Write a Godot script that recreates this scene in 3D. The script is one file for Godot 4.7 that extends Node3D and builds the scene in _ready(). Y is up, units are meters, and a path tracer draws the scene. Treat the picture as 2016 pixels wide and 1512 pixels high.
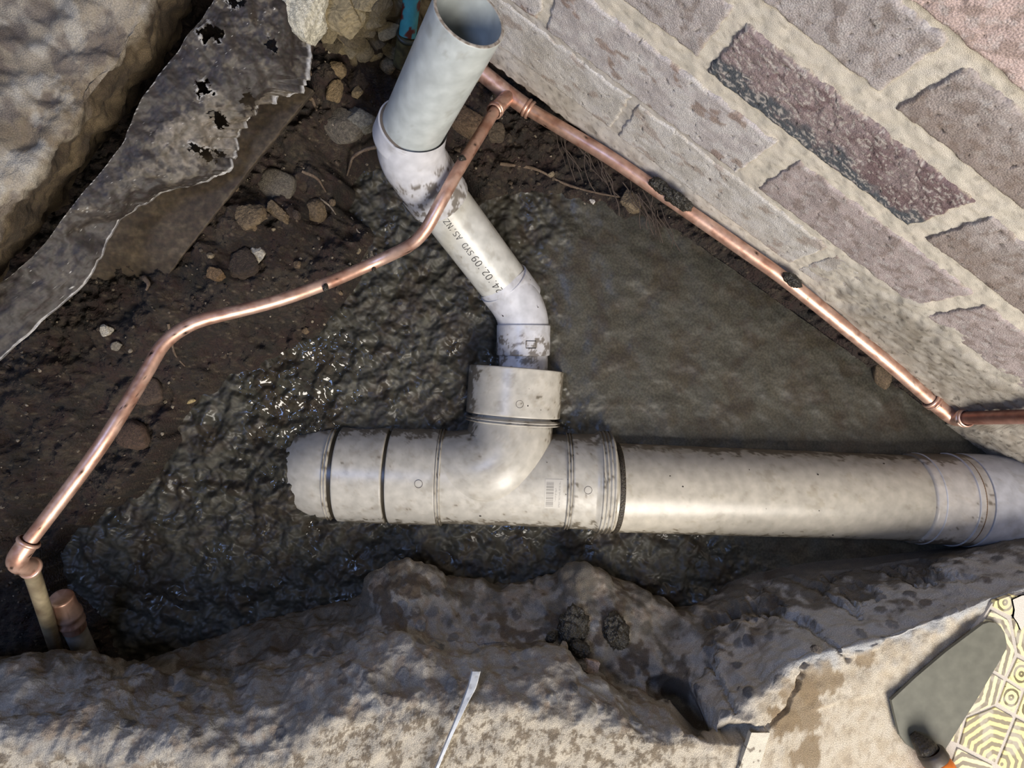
extends Node3D
# A brick wall runs along x (its face is the plane z = 0), y is up, z points out of the wall into the dug pit. Metres.

var used := {}
var nz := {}
var tx := {}
var M := {}
var soil_h: PackedFloat32Array
const FX0 := -0.75
const FZ0 := -0.35
const FX1 := 0.75
const FZ1 := 1.15
const FN := 121

func _ready() -> void:
	# ---- camera, light, exposure -------------------------------------------------
	var cam := Camera3D.new()
	cam.name = "camera"
	cam.transform = Transform3D(Basis(Vector3(0.8185, 0.1129, -0.5633), Vector3(-0.5687, 0.0211, -0.8223), Vector3(-0.0809, 0.9934, 0.0815)), Vector3(-0.1267, 0.5994, 0.353))
	cam.fov = 62.3311
	cam.near = 0.02
	add_child(cam)
	var env := Environment.new()
	env.background_mode = Environment.BG_COLOR
	env.background_color = Color(0.84, 0.83, 0.81)
	env.background_energy_multiplier = 0.28
	env.tonemap_mode = Environment.TONE_MAPPER_LINEAR
	env.tonemap_exposure = 1.0
	env.sdfgi_enabled = true
	env.ssao_enabled = true
	env.ssil_enabled = true
	var we := WorldEnvironment.new()
	we.name = "world_environment"
	we.environment = env
	add_child(we)
	window_light(Vector3(1.22, 1.28, 1.2), Vector3(0.2, 0.0, 0.15), Vector2(0.9, 1.1), 6.9, Color(1.0, 0.97, 0.93), "window_1")
	window_light(Vector3(-0.80, 1.5, 0.72), Vector3(-0.27, -0.2, 0.43), Vector2(0.4, 0.5), 0.9, Color(0.58, 0.72, 1.0), "window_2")

	make_tools()
	# ---- structure ---------------------------------------------------------------
	build_wall()
	build_floor()
	build_footing()
	# ---- ground ------------------------------------------------------------------
	build_soil()
	build_mud()
	build_rubble()
	# ---- things ------------------------------------------------------------------
	build_drain()
	build_copper()
	build_stubs()
	build_membrane()
	build_trowel()
	build_stones()
	build_clods()
	build_roots()
	build_strips()


# ================================================================ light fittings
func window_light(at: Vector3, aim: Vector3, size: Vector2, energy: float, col: Color, called: String) -> void:
	var w := Node3D.new()
	w.name = called
	w.set_meta("kind", "structure")
	w.set_meta("label", "bright window opening outside the frame")
	w.transform = Transform3D(Basis(), at).looking_at(aim, Vector3.UP)
	add_child(w)
	var pane := BoxMesh.new()
	pane.size = Vector3(size.x, size.y, 0.008)
	var pm := StandardMaterial3D.new()
	pm.albedo_color = Color(0.8, 0.8, 0.8)
	pm.emission_enabled = true
	pm.emission = col
	pm.emission_energy_multiplier = 0.6
	var p := MeshInstance3D.new()
	p.name = "window_pane"
	p.mesh = pane
	p.material_override = pm
	p.position = Vector3(0, 0, 0.012)
	w.add_child(p)
	var fm := StandardMaterial3D.new()
	fm.albedo_color = Color(0.7, 0.68, 0.65)
	for k in 4:
		var b := BoxMesh.new()
		b.size = Vector3(size.x + 0.12, 0.06, 0.05) if k < 2 else Vector3(0.06, size.y, 0.05)
		var f := MeshInstance3D.new()
		f.name = "window_frame"
		f.mesh = b
		f.material_override = fm
		f.position = Vector3(0, (size.y / 2 + 0.03) * (1 if k == 0 else -1), 0.02) if k < 2 else Vector3((size.x / 2 + 0.03) * (1 if k == 2 else -1), 0, 0.02)
		w.add_child(f, true)
	var l := AreaLight3D.new()
	l.name = "window_daylight"
	l.area_size = size
	l.light_energy = energy
	l.light_color = col
	l.area_range = 8.0
	l.shadow_enabled = true
	w.add_child(l)


# ================================================================ tools
func numbered(n: String) -> String:
	if not used.has(n):
		used[n] = 0
		return n
	used[n] += 1
	return "%s_%03d" % [n, used[n]]

func thing(called: String, label: String, category: String, at: Vector3 = Vector3.ZERO, group: String = "") -> Node3D:
	var o := Node3D.new()
	o.name = numbered(called)
	o.position = at
	o.set_meta("label", label)
	o.set_meta("category", category)
	if group != "":
		o.set_meta("group", group)
	add_child(o)
	return o

func part(called: String, mesh: Mesh, m: Material, parent: Node3D) -> MeshInstance3D:
	var o := MeshInstance3D.new()
	o.name = called
	o.mesh = mesh
	o.material_override = m
	o.cast_shadow = GeometryInstance3D.SHADOW_CASTING_SETTING_ON
	parent.add_child(o, true)
	return o

func single(called: String, mesh: Mesh, m: Material, label: String, category: String, at: Vector3 = Vector3.ZERO, group: String = "") -> MeshInstance3D:
	var o := MeshInstance3D.new()
	o.name = numbered(called)
	o.mesh = mesh
	o.material_override = m
	o.position = at
	o.set_meta("label", label)
	o.set_meta("category", category)
	if group != "":
		o.set_meta("group", group)
	add_child(o)
	return o

func rgb(r: float, g: float, b: float) -> Color:   # a colour as the eye names it, turned into linear values for vertices
	return Color(r / 255.0, g / 255.0, b / 255.0).srgb_to_linear()

func noise(key: String, type: int, freq: float, oct: int, sd: int) -> FastNoiseLite:
	var n := FastNoiseLite.new()
	n.noise_type = type
	n.frequency = freq
	n.seed = sd
	n.fractal_type = FastNoiseLite.FRACTAL_FBM if oct > 1 else FastNoiseLite.FRACTAL_NONE
	n.fractal_octaves = oct
	if type == FastNoiseLite.TYPE_CELLULAR:
		n.cellular_return_type = FastNoiseLite.RETURN_DISTANCE
		n.cellular_jitter = 1.0
	nz[key] = n
	return n

func noise_tex(key: String, freq: float, oct: int, lo: float, hi: float, sd: int, type := FastNoiseLite.TYPE_SIMPLEX_SMOOTH) -> void:
	var n := FastNoiseLite.new()
	n.noise_type = type
	n.frequency = freq
	n.seed = sd
	n.fractal_octaves = oct
	var t := NoiseTexture2D.new()
	t.width = 512
	t.height = 512
	t.seamless = true
	t.noise = n
	var g := Gradient.new()
	g.set_color(0, Color(lo, lo, lo))
	g.set_color(1, Color(hi, hi, hi))
	t.color_ramp = g
	tx[key] = t

func normal_tex(key: String, freq: float, oct: int, strength: float, sd: int, type := FastNoiseLite.TYPE_SIMPLEX_SMOOTH) -> void:
	var n := FastNoiseLite.new()
	n.noise_type = type
	n.frequency = freq
	n.seed = sd
	n.fractal_octaves = oct
	var t := NoiseTexture2D.new()
	t.width = 512
	t.height = 512
	t.seamless = true
	t.as_normal_map = true
	t.bump_strength = strength
	t.noise = n
	tx[key] = t

# a material whose colour sits on the vertices; grain and fine relief come from repeating noise laid in metres
func vmat(key: String, rough: float, grain: String, norm: String, tile: float, nscale: float, metal := 0.0) -> StandardMaterial3D:
	var m := StandardMaterial3D.new()
	m.vertex_color_use_as_albedo = true
	m.roughness = rough
	m.metallic = metal
	m.uv1_triplanar = true
	m.uv1_world_triplanar = true
	m.uv1_triplanar_sharpness = 8.0
	m.uv1_scale = Vector3.ONE / tile
	if grain != "":
		m.albedo_texture = tx[grain]
	if norm != "":
		m.normal_enabled = true
		m.normal_texture = tx[norm]
		m.normal_scale = nscale
	M[key] = m
	return m

func make_tools() -> void:
	var S := FastNoiseLite.TYPE_SIMPLEX_SMOOTH
	var C := FastNoiseLite.TYPE_CELLULAR
	noise("a", S, 9.0, 3, 11)
	noise("b", S, 28.0, 4, 12)
	noise("c", S, 90.0, 3, 13)
	noise("d", S, 300.0, 2, 14)
	noise("e", S, 55.0, 4, 15)
	noise("f", S, 650.0, 1, 16)
	noise("cell", C, 60.0, 1, 21)
	noise("cell2", C, 130.0, 1, 22)
	noise("cell3", C, 28.0, 1, 23)
	nz["cell3"].cellular_return_type = FastNoiseLite.RETURN_DISTANCE2_SUB
	noise("cellv", C, 58.0, 1, 24)
	nz["cellv"].cellular_return_type = FastNoiseLite.RETURN_CELL_VALUE
	noise("celld", C, 58.0, 1, 24)
	noise("streak", S, 60.0, 3, 31)
	noise_tex("grain", 0.05, 4, 0.62, 1.0, 41)
	noise_tex("sand", 0.16, 3, 0.66, 1.0, 42)
	noise_tex("soft", 0.02, 3, 0.86, 1.0, 43)
	noise_tex("wet", 0.012, 3, 0.1, 0.75, 44)
	tx["wet"].color_ramp.add_point(0.4, Color(0.5, 0.5, 0.5))
	normal_tex("n_sand", 0.13, 3, 6.0, 51)
	normal_tex("n_soil", 0.06, 5, 9.0, 52)
	normal_tex("n_soft", 0.03, 3, 2.5, 53)
	vmat("brick", 0.85, "sand", "n_sand", 0.13, 0.3)
	vmat("mortar", 0.95, "sand", "n_sand", 0.07, 0.3)
	vmat("concrete", 0.9, "sand", "n_sand", 0.12, 0.35)
	vmat("soil", 0.9, "grain", "n_soil", 0.12, 1.0)
	vmat("mud", 1.0, "grain", "n_soft", 0.3, 0.12)
	M["mud"].roughness_texture = tx["wet"]
	M["mud"].metallic_specular = 0.42
	vmat("slurry", 0.07, "grain", "", 0.2, 0.0)
	vmat("floated", 0.45, "grain", "", 0.1, 0.0)
	vmat("clod", 0.45, "grain", "n_soil", 0.08, 0.9)
	vmat("pvc", 0.34, "soft", "", 0.2, 0.0)
	vmat("copper", 0.42, "soft", "n_soft", 0.12, 0.1, 0.7)
	vmat("stone", 0.85, "grain", "n_sand", 0.09, 0.8)
	vmat("film", 0.62, "grain", "n_soft", 0.15, 0.5)
	vmat("wood", 0.8, "grain", "n_soft", 0.2, 0.4)
	vmat("paint", 0.5, "soft", "n_soft", 0.1, 0.3)
	vmat("blade", 0.6, "soft", "n_soft", 0.2, 0.1)
	vmat("root", 0.9, "grain", "", 0.05, 0.0)

func sstep(a: float, b: float, x: float) -> float:
	return smoothstep(a, b, x)

# a grid of nu x nv points as a mesh; normals face `up` on average; quads marked in `skip` are left out (holes)
func surf(P: PackedVector3Array, nu: int, nv: int, C: PackedColorArray, up: Vector3, wrap := false, skip := PackedByteArray()) -> ArrayMesh:
	var N := PackedVector3Array()
	N.resize(P.size())
	var mu := nu if wrap else nu - 1
	var idx := PackedInt32Array()
	idx.resize(mu * (nv - 1) * 6)
	var k := 0
	var has_skip := skip.size() > 0
	for j in nv - 1:
		for i in mu:
			var a := j * nu + i
			var b := j * nu + (i + 1) % nu
			var c := a + nu
			var d := b + nu
			var n := (P[d] - P[a]).cross(P[c] - P[b])
			N[a] += n
			N[b] += n
			N[c] += n
			N[d] += n
			if has_skip and skip[a]:
				continue
			idx[k] = a
			idx[k + 1] = c
			idx[k + 2] = b
			idx[k + 3] = b
			idx[k + 4] = c
			idx[k + 5] = d
			k += 6
	idx.resize(k)
	var total := Vector3.ZERO
	for n in N:
		total += n
	var flip := false
	if up != Vector3.ZERO:
		flip = total.dot(up) < 0.0
	for q in N.size():
		N[q] = -N[q].normalized() if flip else N[q].normalized()
	if flip:
		for q in range(0, k, 3):
			var t := idx[q + 1]
			idx[q + 1] = idx[q + 2]
			idx[q + 2] = t
	var arr := []
	arr.resize(Mesh.ARRAY_MAX)
	arr[Mesh.ARRAY_VERTEX] = P
	arr[Mesh.ARRAY_NORMAL] = N
	arr[Mesh.ARRAY_COLOR] = C
	arr[Mesh.ARRAY_INDEX] = idx
	var m := ArrayMesh.new()
	m.add_surface_from_arrays(Mesh.PRIMITIVE_TRIANGLES, arr)
	return m

func normals_of(P: PackedVector3Array, nu: int, nv: int) -> PackedVector3Array:
	var N := PackedVector3Array()
	N.resize(P.size())
	for j in nv:
		var j0 := maxi(j - 1, 0) * nu
		var j1 := mini(j + 1, nv - 1) * nu
		for i in nu:
			var i0 := maxi(i - 1, 0)
			var i1 := mini(i + 1, nu - 1)
			N[j * nu + i] = (P[j1 + i] - P[j0 + i]).cross(P[j * nu + i1] - P[j * nu + i0]).normalized()
	return N

func cub(a: Vector3, b: Vector3, c: Vector3, d: Vector3, t: float, tight: float) -> Vector3:
	return b.lerp(c, t).lerp(b.cubic_interpolate(c, a, d, t), tight)

# rows of control points (same count in each) blown up into a fine grid that passes through them
func patch(rows: Array, nu: int, nv: int, tight := 0.8) -> PackedVector3Array:
	var nr := rows.size()
	var nc: int = rows[0].size()
	var out := PackedVector3Array()
	out.resize(nu * nv)
	for j in nv:
		var fv := float(j) / (nv - 1) * (nr - 1)
		var r := mini(int(fv), nr - 2)
		var t := fv - r
		var line := PackedVector3Array()
		for c in nc:
			line.append(cub(rows[maxi(r - 1, 0)][c], rows[r][c], rows[r + 1][c], rows[mini(r + 2, nr - 1)][c], t, tight))
		for i in nu:
			var fu := float(i) / (nu - 1) * (nc - 1)
			var q := mini(int(fu), nc - 2)
			out[j * nu + i] = cub(line[maxi(q - 1, 0)], line[q], line[q + 1], line[mini(q + 2, nc - 1)], fu - q, tight)
	return out

# rings of points round a path; each entry of `at` is [centre, direction, radius]
func rings(at: Array, seg: int, col: Callable, cap0 := false, cap1 := false) -> ArrayMesh:
	var P := PackedVector3Array()
	var C := PackedColorArray()
	var d0: Vector3 = at[0][1].normalized()
	var side := d0.cross(Vector3.UP)
	if side.length() < 0.2:
		side = d0.cross(Vector3.RIGHT)
	side = side.normalized()
	var list := at.duplicate()
	if cap0:
		list.push_front([at[0][0], at[0][1], 0.0001])
	if cap1:
		list.push_back([at[-1][0], at[-1][1], 0.0001])
	var along := 0.0
	var last: Vector3 = list[0][0]
	for k in list.size():
		var d: Vector3 = list[k][1].normalized()
		side = (side - d * side.dot(d)).normalized()
		var up := side.cross(d)
		var o: Vector3 = list[k][0]
		along += o.distance_to(last)
		last = o
		for i in seg:
			var a := TAU * i / seg
			var p: Vector3 = o + (side * cos(a) + up * sin(a)) * float(list[k][2])
			P.append(p)
			C.append(col.call(p, along, up.rotated(d, 0) * sin(a) + side * cos(a)))
	var m := surf(P, seg, list.size(), C, Vector3.ZERO, true)
	return m

func path_rings(pts: Array, radius: float, step := 0.004) -> Array:
	var out := []
	for k in pts.size():
		var p: Vector3 = pts[k]
		var a: Vector3 = pts[maxi(k - 1, 0)]
		var b: Vector3 = pts[mini(k + 1, pts.size() - 1)]
		out.append([p, (b - a).normalized(), radius])
	return out

# a polyline with its corners rounded to bends
func bent(pts: Array, bend: float, step := 0.005) -> Array:
	var out := [pts[0]]
	for k in range(1, pts.size() - 1):
		var p: Vector3 = pts[k]
		var a: Vector3 = pts[k - 1]
		var b: Vector3 = pts[k + 1]
		var cut := minf(bend, minf(p.distance_to(a), p.distance_to(b)) * 0.48)
		var s := p + (a - p).normalized() * cut
		var e := p + (b - p).normalized() * cut
		for q in 9:
			var t := q / 8.0
			out.append(s.lerp(p, t).lerp(p.lerp(e, t), t))
	out.append(pts[-1])
	var fine := [out[0]]
	for k in range(1, out.size()):
		var a: Vector3 = out[k - 1]
		var b: Vector3 = out[k]
		var n := maxi(1, int(a.distance_to(b) / step))
		for q in n:
			fine.append(a.lerp(b, (q + 1.0) / n))
	return fine

# profile of [distance along, radius] turned about an axis
func turned(from: Vector3, dir: Vector3, prof: Array, seg: int, col: Callable, fine := 0.0) -> ArrayMesh:
	var at := []
	for k in prof.size():
		if k > 0 and fine > 0.0:
			var n := int(absf(prof[k][0] - prof[k - 1][0]) / fine)
			for q in range(1, n):
				var t := float(q) / n
				at.append([from + dir * lerpf(prof[k - 1][0], prof[k][0], t), dir, lerpf(prof[k - 1][1], prof[k][1], t)])
		at.append([from + dir * prof[k][0], dir, prof[k][1]])
	return rings(at, seg, col)

func lump(sd: int, sharp: float, nu := 22, nv := 14, col := Color(1, 1, 1), spread := 0.15) -> ArrayMesh:   # a stone about 1 across
	var P := PackedVector3Array()
	var C := PackedColorArray()
	var rng := RandomNumberGenerator.new()
	rng.seed = sd
	var planes := []
	for k in 6:
		var e: Vector3 = [Vector3.RIGHT, Vector3.LEFT, Vector3.UP, Vector3.DOWN, Vector3.BACK, Vector3.FORWARD][k]
		planes.append([(e + 0.3 * Vector3(rng.randfn(), rng.randfn(), rng.randfn())).normalized(), rng.randf_range(0.26, 0.38)])
	for k in 4:
		planes.append([Vector3(rng.randfn(), rng.randfn(), rng.randfn()).normalized(), rng.randf_range(0.32, 0.45)])
	var n: FastNoiseLite = nz["a"]
	for j in nv:
		var th := PI * j / (nv - 1)
		for i in nu:
			var ph := TAU * i / nu
			var d := Vector3(sin(th) * cos(ph), cos(th), sin(th) * sin(ph))
			var r := 0.5
			for pl in planes:
				var c: float = d.dot(pl[0])
				if c > 0.05:
					r = minf(r, lerpf(0.5, float(pl[1]) / c, sharp))
			r += 0.05 * n.get_noise_3dv(d * 0.12 + Vector3(sd, 0, 0)) + 0.02 * nz["b"].get_noise_3dv(d * 0.16 + Vector3(0, sd, 0))
			P.append(d * r)
			var s: float = 1.0 + 1.6 * spread * nz["b"].get_noise_3dv(d * 0.2 + Vector3(0, 0, sd))
			C.append(Color(col.r * s, col.g * s, col.b * s))
	return faceted(P, nu, nv, C) if sharp > 0.6 else surf(P, nu, nv, C, Vector3.ZERO, true)

# the same wrapped grid with every facet flat, for broken stone
func faceted(P: PackedVector3Array, nu: int, nv: int, C: PackedColorArray) -> ArrayMesh:
	var V := PackedVector3Array()
	var N := PackedVector3Array()
	var K := PackedColorArray()
	for j in nv - 1:
		for i in nu:
			var a := j * nu + i
			var b := j * nu + (i + 1) % nu
			for t in [[a, a + nu, b], [b, a + nu, b + nu]]:
				var n := (P[t[2]] - P[t[0]]).cross(P[t[1]] - P[t[0]])
				if n.length() < 1e-12:
					continue
				n = n.normalized()
				if n.dot(P[t[0]] + P[t[1]] + P[t[2]]) < 0.0:
					n = -n
				for q: int in t:
					V.append(P[q])
					N.append(n)
					K.append(C[q])
	var arr := []
	arr.resize(Mesh.ARRAY_MAX)
	arr[Mesh.ARRAY_VERTEX] = V
	arr[Mesh.ARRAY_NORMAL] = N
	arr[Mesh.ARRAY_COLOR] = K
	var m := ArrayMesh.new()
	m.add_surface_from_arrays(Mesh.PRIMITIVE_TRIANGLES, arr)
	return m

func mixc(a: Color, b: Color, t: float) -> Color:
	return a.lerp(b, clampf(t, 0.0, 1.0))


# ================================================================ brick wall
func build_wall() -> void:
	var w := Node3D.new()
	w.name = "wall_right"
	w.set_meta("kind", "structure")
	w.set_meta("label", "grey and purple brick wall with cream mortar joints above the pit")
	add_child(w)
	# mortar bed: a slab of lime mortar that fills the joints and is smeared over the lowest course on the right
	var nu := 560
	var nv := 330
	var P := PackedVector3Array()
	var C := PackedColorArray()
	P.resize(nu * nv)
	C.resize(nu * nv)
	var cream := rgb(240, 230, 213)
	var grey := rgb(218, 214, 207)
	var dirt := rgb(120, 108, 90)
	var s0 := -0.62
	var s1 := 0.72
	for j in nv:
		for i in nu:
			var s := lerpf(s0, s1, float(i) / (nu - 1))
			var t := lerpf(lerpf(-0.131, -0.2, sstep(0.415, 0.455, s)), 0.46, float(j) / (nv - 1))
			var low := sstep(-0.08, -0.11, t)
			var smear := sstep(0.12, 0.24, s + 0.05 * nz["b"].get_noise_2d(s, t)) * sstep(0.02, -0.03, t - 0.02 * nz["b"].get_noise_2d(s + 5, t))
			var z: float = -0.0012 + 0.0014 * nz["e"].get_noise_2d(s, t) + 0.0005 * nz["d"].get_noise_2d(s, t) + 0.003 * low + 0.006 * smear + 0.0015 * smear * nz["b"].get_noise_2d(s, t * 2.0)
			var y: float = t
			if j < 14:
				y += (14 - j) / 14.0 * 0.006 * nz["e"].get_noise_2d(s, 3.0)
			if j < 3:
				z -= 0.012 * (3 - j)
			P[j * nu + i] = Vector3(s, y, z)
			var c := mixc(cream, rgb(226, 218, 202), 0.5 + 0.9 * nz["b"].get_noise_2d(s + 9, t))
			c = mixc(c, mixc(grey, rgb(196, 190, 176), 0.5 + nz["e"].get_noise_2d(s, t + 7)), maxf(smear, low * 0.75))
			c = mixc(c, mixc(rgb(216, 210, 204), rgb(196, 188, 178), 0.5 + nz["b"].get_noise_2d(s, t + 33)), sstep(0.006, -0.004, t) * sstep(0.06, -0.06, s) * 0.85)
			c = mixc(c, mixc(rgb(184, 176, 163), rgb(150, 140, 126), 0.5 + 1.4 * nz["e"].get_noise_2d(s, t + 50)), smear * 0.8)
			var st: float = sstep(0.12, 0.3, nz["b"].get_noise_2d(s * 0.7, t + 20)) * maxf(smear, low)
			c = mixc(c, dirt, st * 0.42)
			var pit := sstep(0.35, 0.5, nz["c"].get_noise_2d(s, t)) * (0.3 + 0.2 * low + 0.3 * smear)
			c = mixc(c, rgb(70, 62, 52), pit)
			C[j * nu + i] = c
	part("mortar", surf(P, nu, nv, C, Vector3(0, 0, 1)), M["mortar"], w)
	# the body of the wall behind the joints
	var body := BoxMesh.new()
	body.size = Vector3(1.34, 0.58, 0.09)
	var bm := part("wall_core", body, flat(rgb(150, 140, 122), 0.95), w)
	bm.position = Vector3(0.05, 0.168, -0.075)
	# bricks: [s from, s to, t from, t to, lift, kind]
	var list := [
		[-0.62, -0.385, -0.085, -0.011, 0.001, 1], [-0.372, -0.142, -0.084, -0.012, 0.002, 1], [-0.13, 0.113, -0.086, -0.012, 0.003, 1], [0.126, 0.352, -0.086, -0.014, -0.001, 2], [0.366, 0.60, -0.086, -0.014, -0.001, 2],
		[-0.49, -0.258, 0.0, 0.072, 0.003, 0], [-0.245, -0.012, -0.003, 0.072, 0.004, 0], [0.016, 0.219, -0.002, 0.071, 0.002, 3], [0.237, 0.465, -0.003, 0.070, 0.002, 3], [0.478, 0.71, -0.003, 0.070, 0.002, 3],
		[-0.585, -0.358, 0.094, 0.162, 0.003, 3], [-0.345, -0.114, 0.099, 0.163, 0.003, 4], [-0.098, 0.122, 0.092, 0.160, 0.004, 5], [0.142, 0.372, 0.092, 0.158, 0.003, 6], [0.386, 0.62, 0.092, 0.158, 0.003, 3],
		[-0.47, -0.24, 0.188, 0.25, 0.003, 4], [-0.228, 0.003, 0.187, 0.25, 0.004, 4], [0.023, 0.25, 0.184, 0.243, 0.003, 6], [0.264, 0.49, 0.184, 0.243, 0.003, 6],
		[-0.36, -0.135, 0.262, 0.33, 0.008, 7], [-0.12, 0.16, 0.258, 0.33, 0.012, 7], [0.172, 0.40, 0.258, 0.33, 0.008, 7],
		[-0.25, -0.02, 0.345, 0.41, 0.003, 7], [-0.008, 0.22, 0.345, 0.41, 0.003, 7]]
	for b in list:
		part("brick", brick(b), M["brick"], w)

func flat(c: Color, rough: float) -> StandardMaterial3D:
	var m := StandardMaterial3D.new()
	m.albedo_color = c.linear_to_srgb()
	m.roughness = rough
	return m

func brick(b: Array) -> ArrayMesh:
	var w: float = b[1] - b[0]
	var h: float = b[3] - b[2]
	var kind: int = b[5]
	var nu := int(w / 0.0014)
	var nv := int(h / 0.0014)
	var P := PackedVector3Array()
	var C := PackedColorArray()
	P.resize(nu * nv)
	C.resize(nu * nv)
	var base: Color = [rgb(206, 198, 196), rgb(214, 208, 200), rgb(196, 188, 180), rgb(186, 172, 169), rgb(190, 181, 178), rgb(154, 137, 136), rgb(180, 169, 164), rgb(220, 196, 188)][kind]
	var white := rgb(222, 218, 214)
	var rust := rgb(138, 104, 80)
	var cm := Vector2((b[0] + b[1]) / 2, (b[2] + b[3]) / 2)
	for j in nv:
		for i in nu:
			var u := float(i) / (nu - 1)
			var v := float(j) / (nv - 1)
			var s: float = lerpf(b[0] - 0.003, b[1] + 0.003, u)
			var t: float = lerpf(b[2] - 0.0025, b[3] + 0.0025, v)
			var rim := minf(minf(u, 1 - u) * w, minf(v, 1 - v) * h)
			var edge: float = 1.0 - sstep(0.0, 0.0045, rim - 0.0004 - 0.0012 * nz["e"].get_noise_2d(s, t))
			# worn, slightly wandering outline
			var ws: float = 0.0028 * nz["e"].get_noise_2d(s * 0.8 + 3, t)
			var wt: float = 0.0028 * nz["e"].get_noise_2d(s, t * 0.8 + 8)
			var rough: float = 0.0008 * nz["e"].get_noise_2d(s, t) + 0.0003 * nz["d"].get_noise_2d(s, t)
			if kind == 5:
				var up_part := sstep(0.26, 0.4, v)
				rough += up_part * (0.0010 * nz["c"].get_noise_2d(s * 0.55 + t * 0.8, t * 1.4) + 0.0007 * nz["d"].get_noise_2d(s, t))
			var pit := sstep(0.52, 0.66, nz["c"].get_noise_2d(s + 40, t))
			var z: float = b[4] * 0.35 + rough - edge * edge * 0.0042 - pit * 0.0016
			if rim <= 0.0:
				z = -0.014
			P[j * nu + i] = Vector3(s + ws, t + wt, z)
			var n1: float = nz["b"].get_noise_2d(s * 0.8 + kind * 3.0, t)
			var n2: float = nz["e"].get_noise_2d(s + 13, t + kind)
			var c := Color(base.r * (1 + 0.25 * n1), base.g * (1 + 0.25 * n1), base.b * (1 + 0.25 * n1))
			if kind <= 2:   # lime bloom and rusty scrapes on the low courses
				c = mixc(c, white, sstep(-0.2, 0.25, n1 + 0.4 * n2) * 0.7)
				var r: float = nz["b"].get_noise_2d(s * 0.6 + 70, t * 0.9) + 0.25 * n2
				c = mixc(c, rust, sstep(0.27, 0.42, r) * (0.6 if kind == 0 else 0.4))
			elif kind == 5:
				var low := sstep(0.42, 0.30, v + 0.2 * n1 + 0.12 * u)
				c = mixc(c, rgb(88, 92, 98), low * sstep(-0.25, 0.15, n2 + 0.4))
				c = mixc(c, rgb(108, 84, 86), sstep(0.0, 0.35, n1 + u - 0.5) * (1 - low) * 0.7)
				c = mixc(c, rgb(206, 198, 190), sstep(0.18, 0.34, 0.6 * nz["c"].get_noise_2d(s * 0.6 + t * 0.9, t * 1.6 + 5) + 0.7 * nz["d"].get_noise_2d(s * 0.6, t)) * 0.8)
			else:
				c = mixc(c, rgb(120, 100, 86), sstep(0.08, 0.35, n2) * 0.45)
				c = mixc(c, white, sstep(0.2, 0.4, nz["c"].get_noise_2d(s, t + 31)) * 0.35)
				if kind == 6:
					c = mixc(c, rgb(142, 122, 108), sstep(0.75, 0.2, v + 0.3 * n1) * 0.45)
			c = mixc(c, rgb(84, 76, 70), pit * 0.75)
			c = mixc(c, rgb(214, 202, 178), sstep(0.35, 0.8, edge) * sstep(-0.1, 0.15, n2) * 0.7)   # mortar left on the arris
			C[j * nu + i] = c
	return surf(P, nu, nv, C, Vector3(0, 0, 1))


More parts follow.
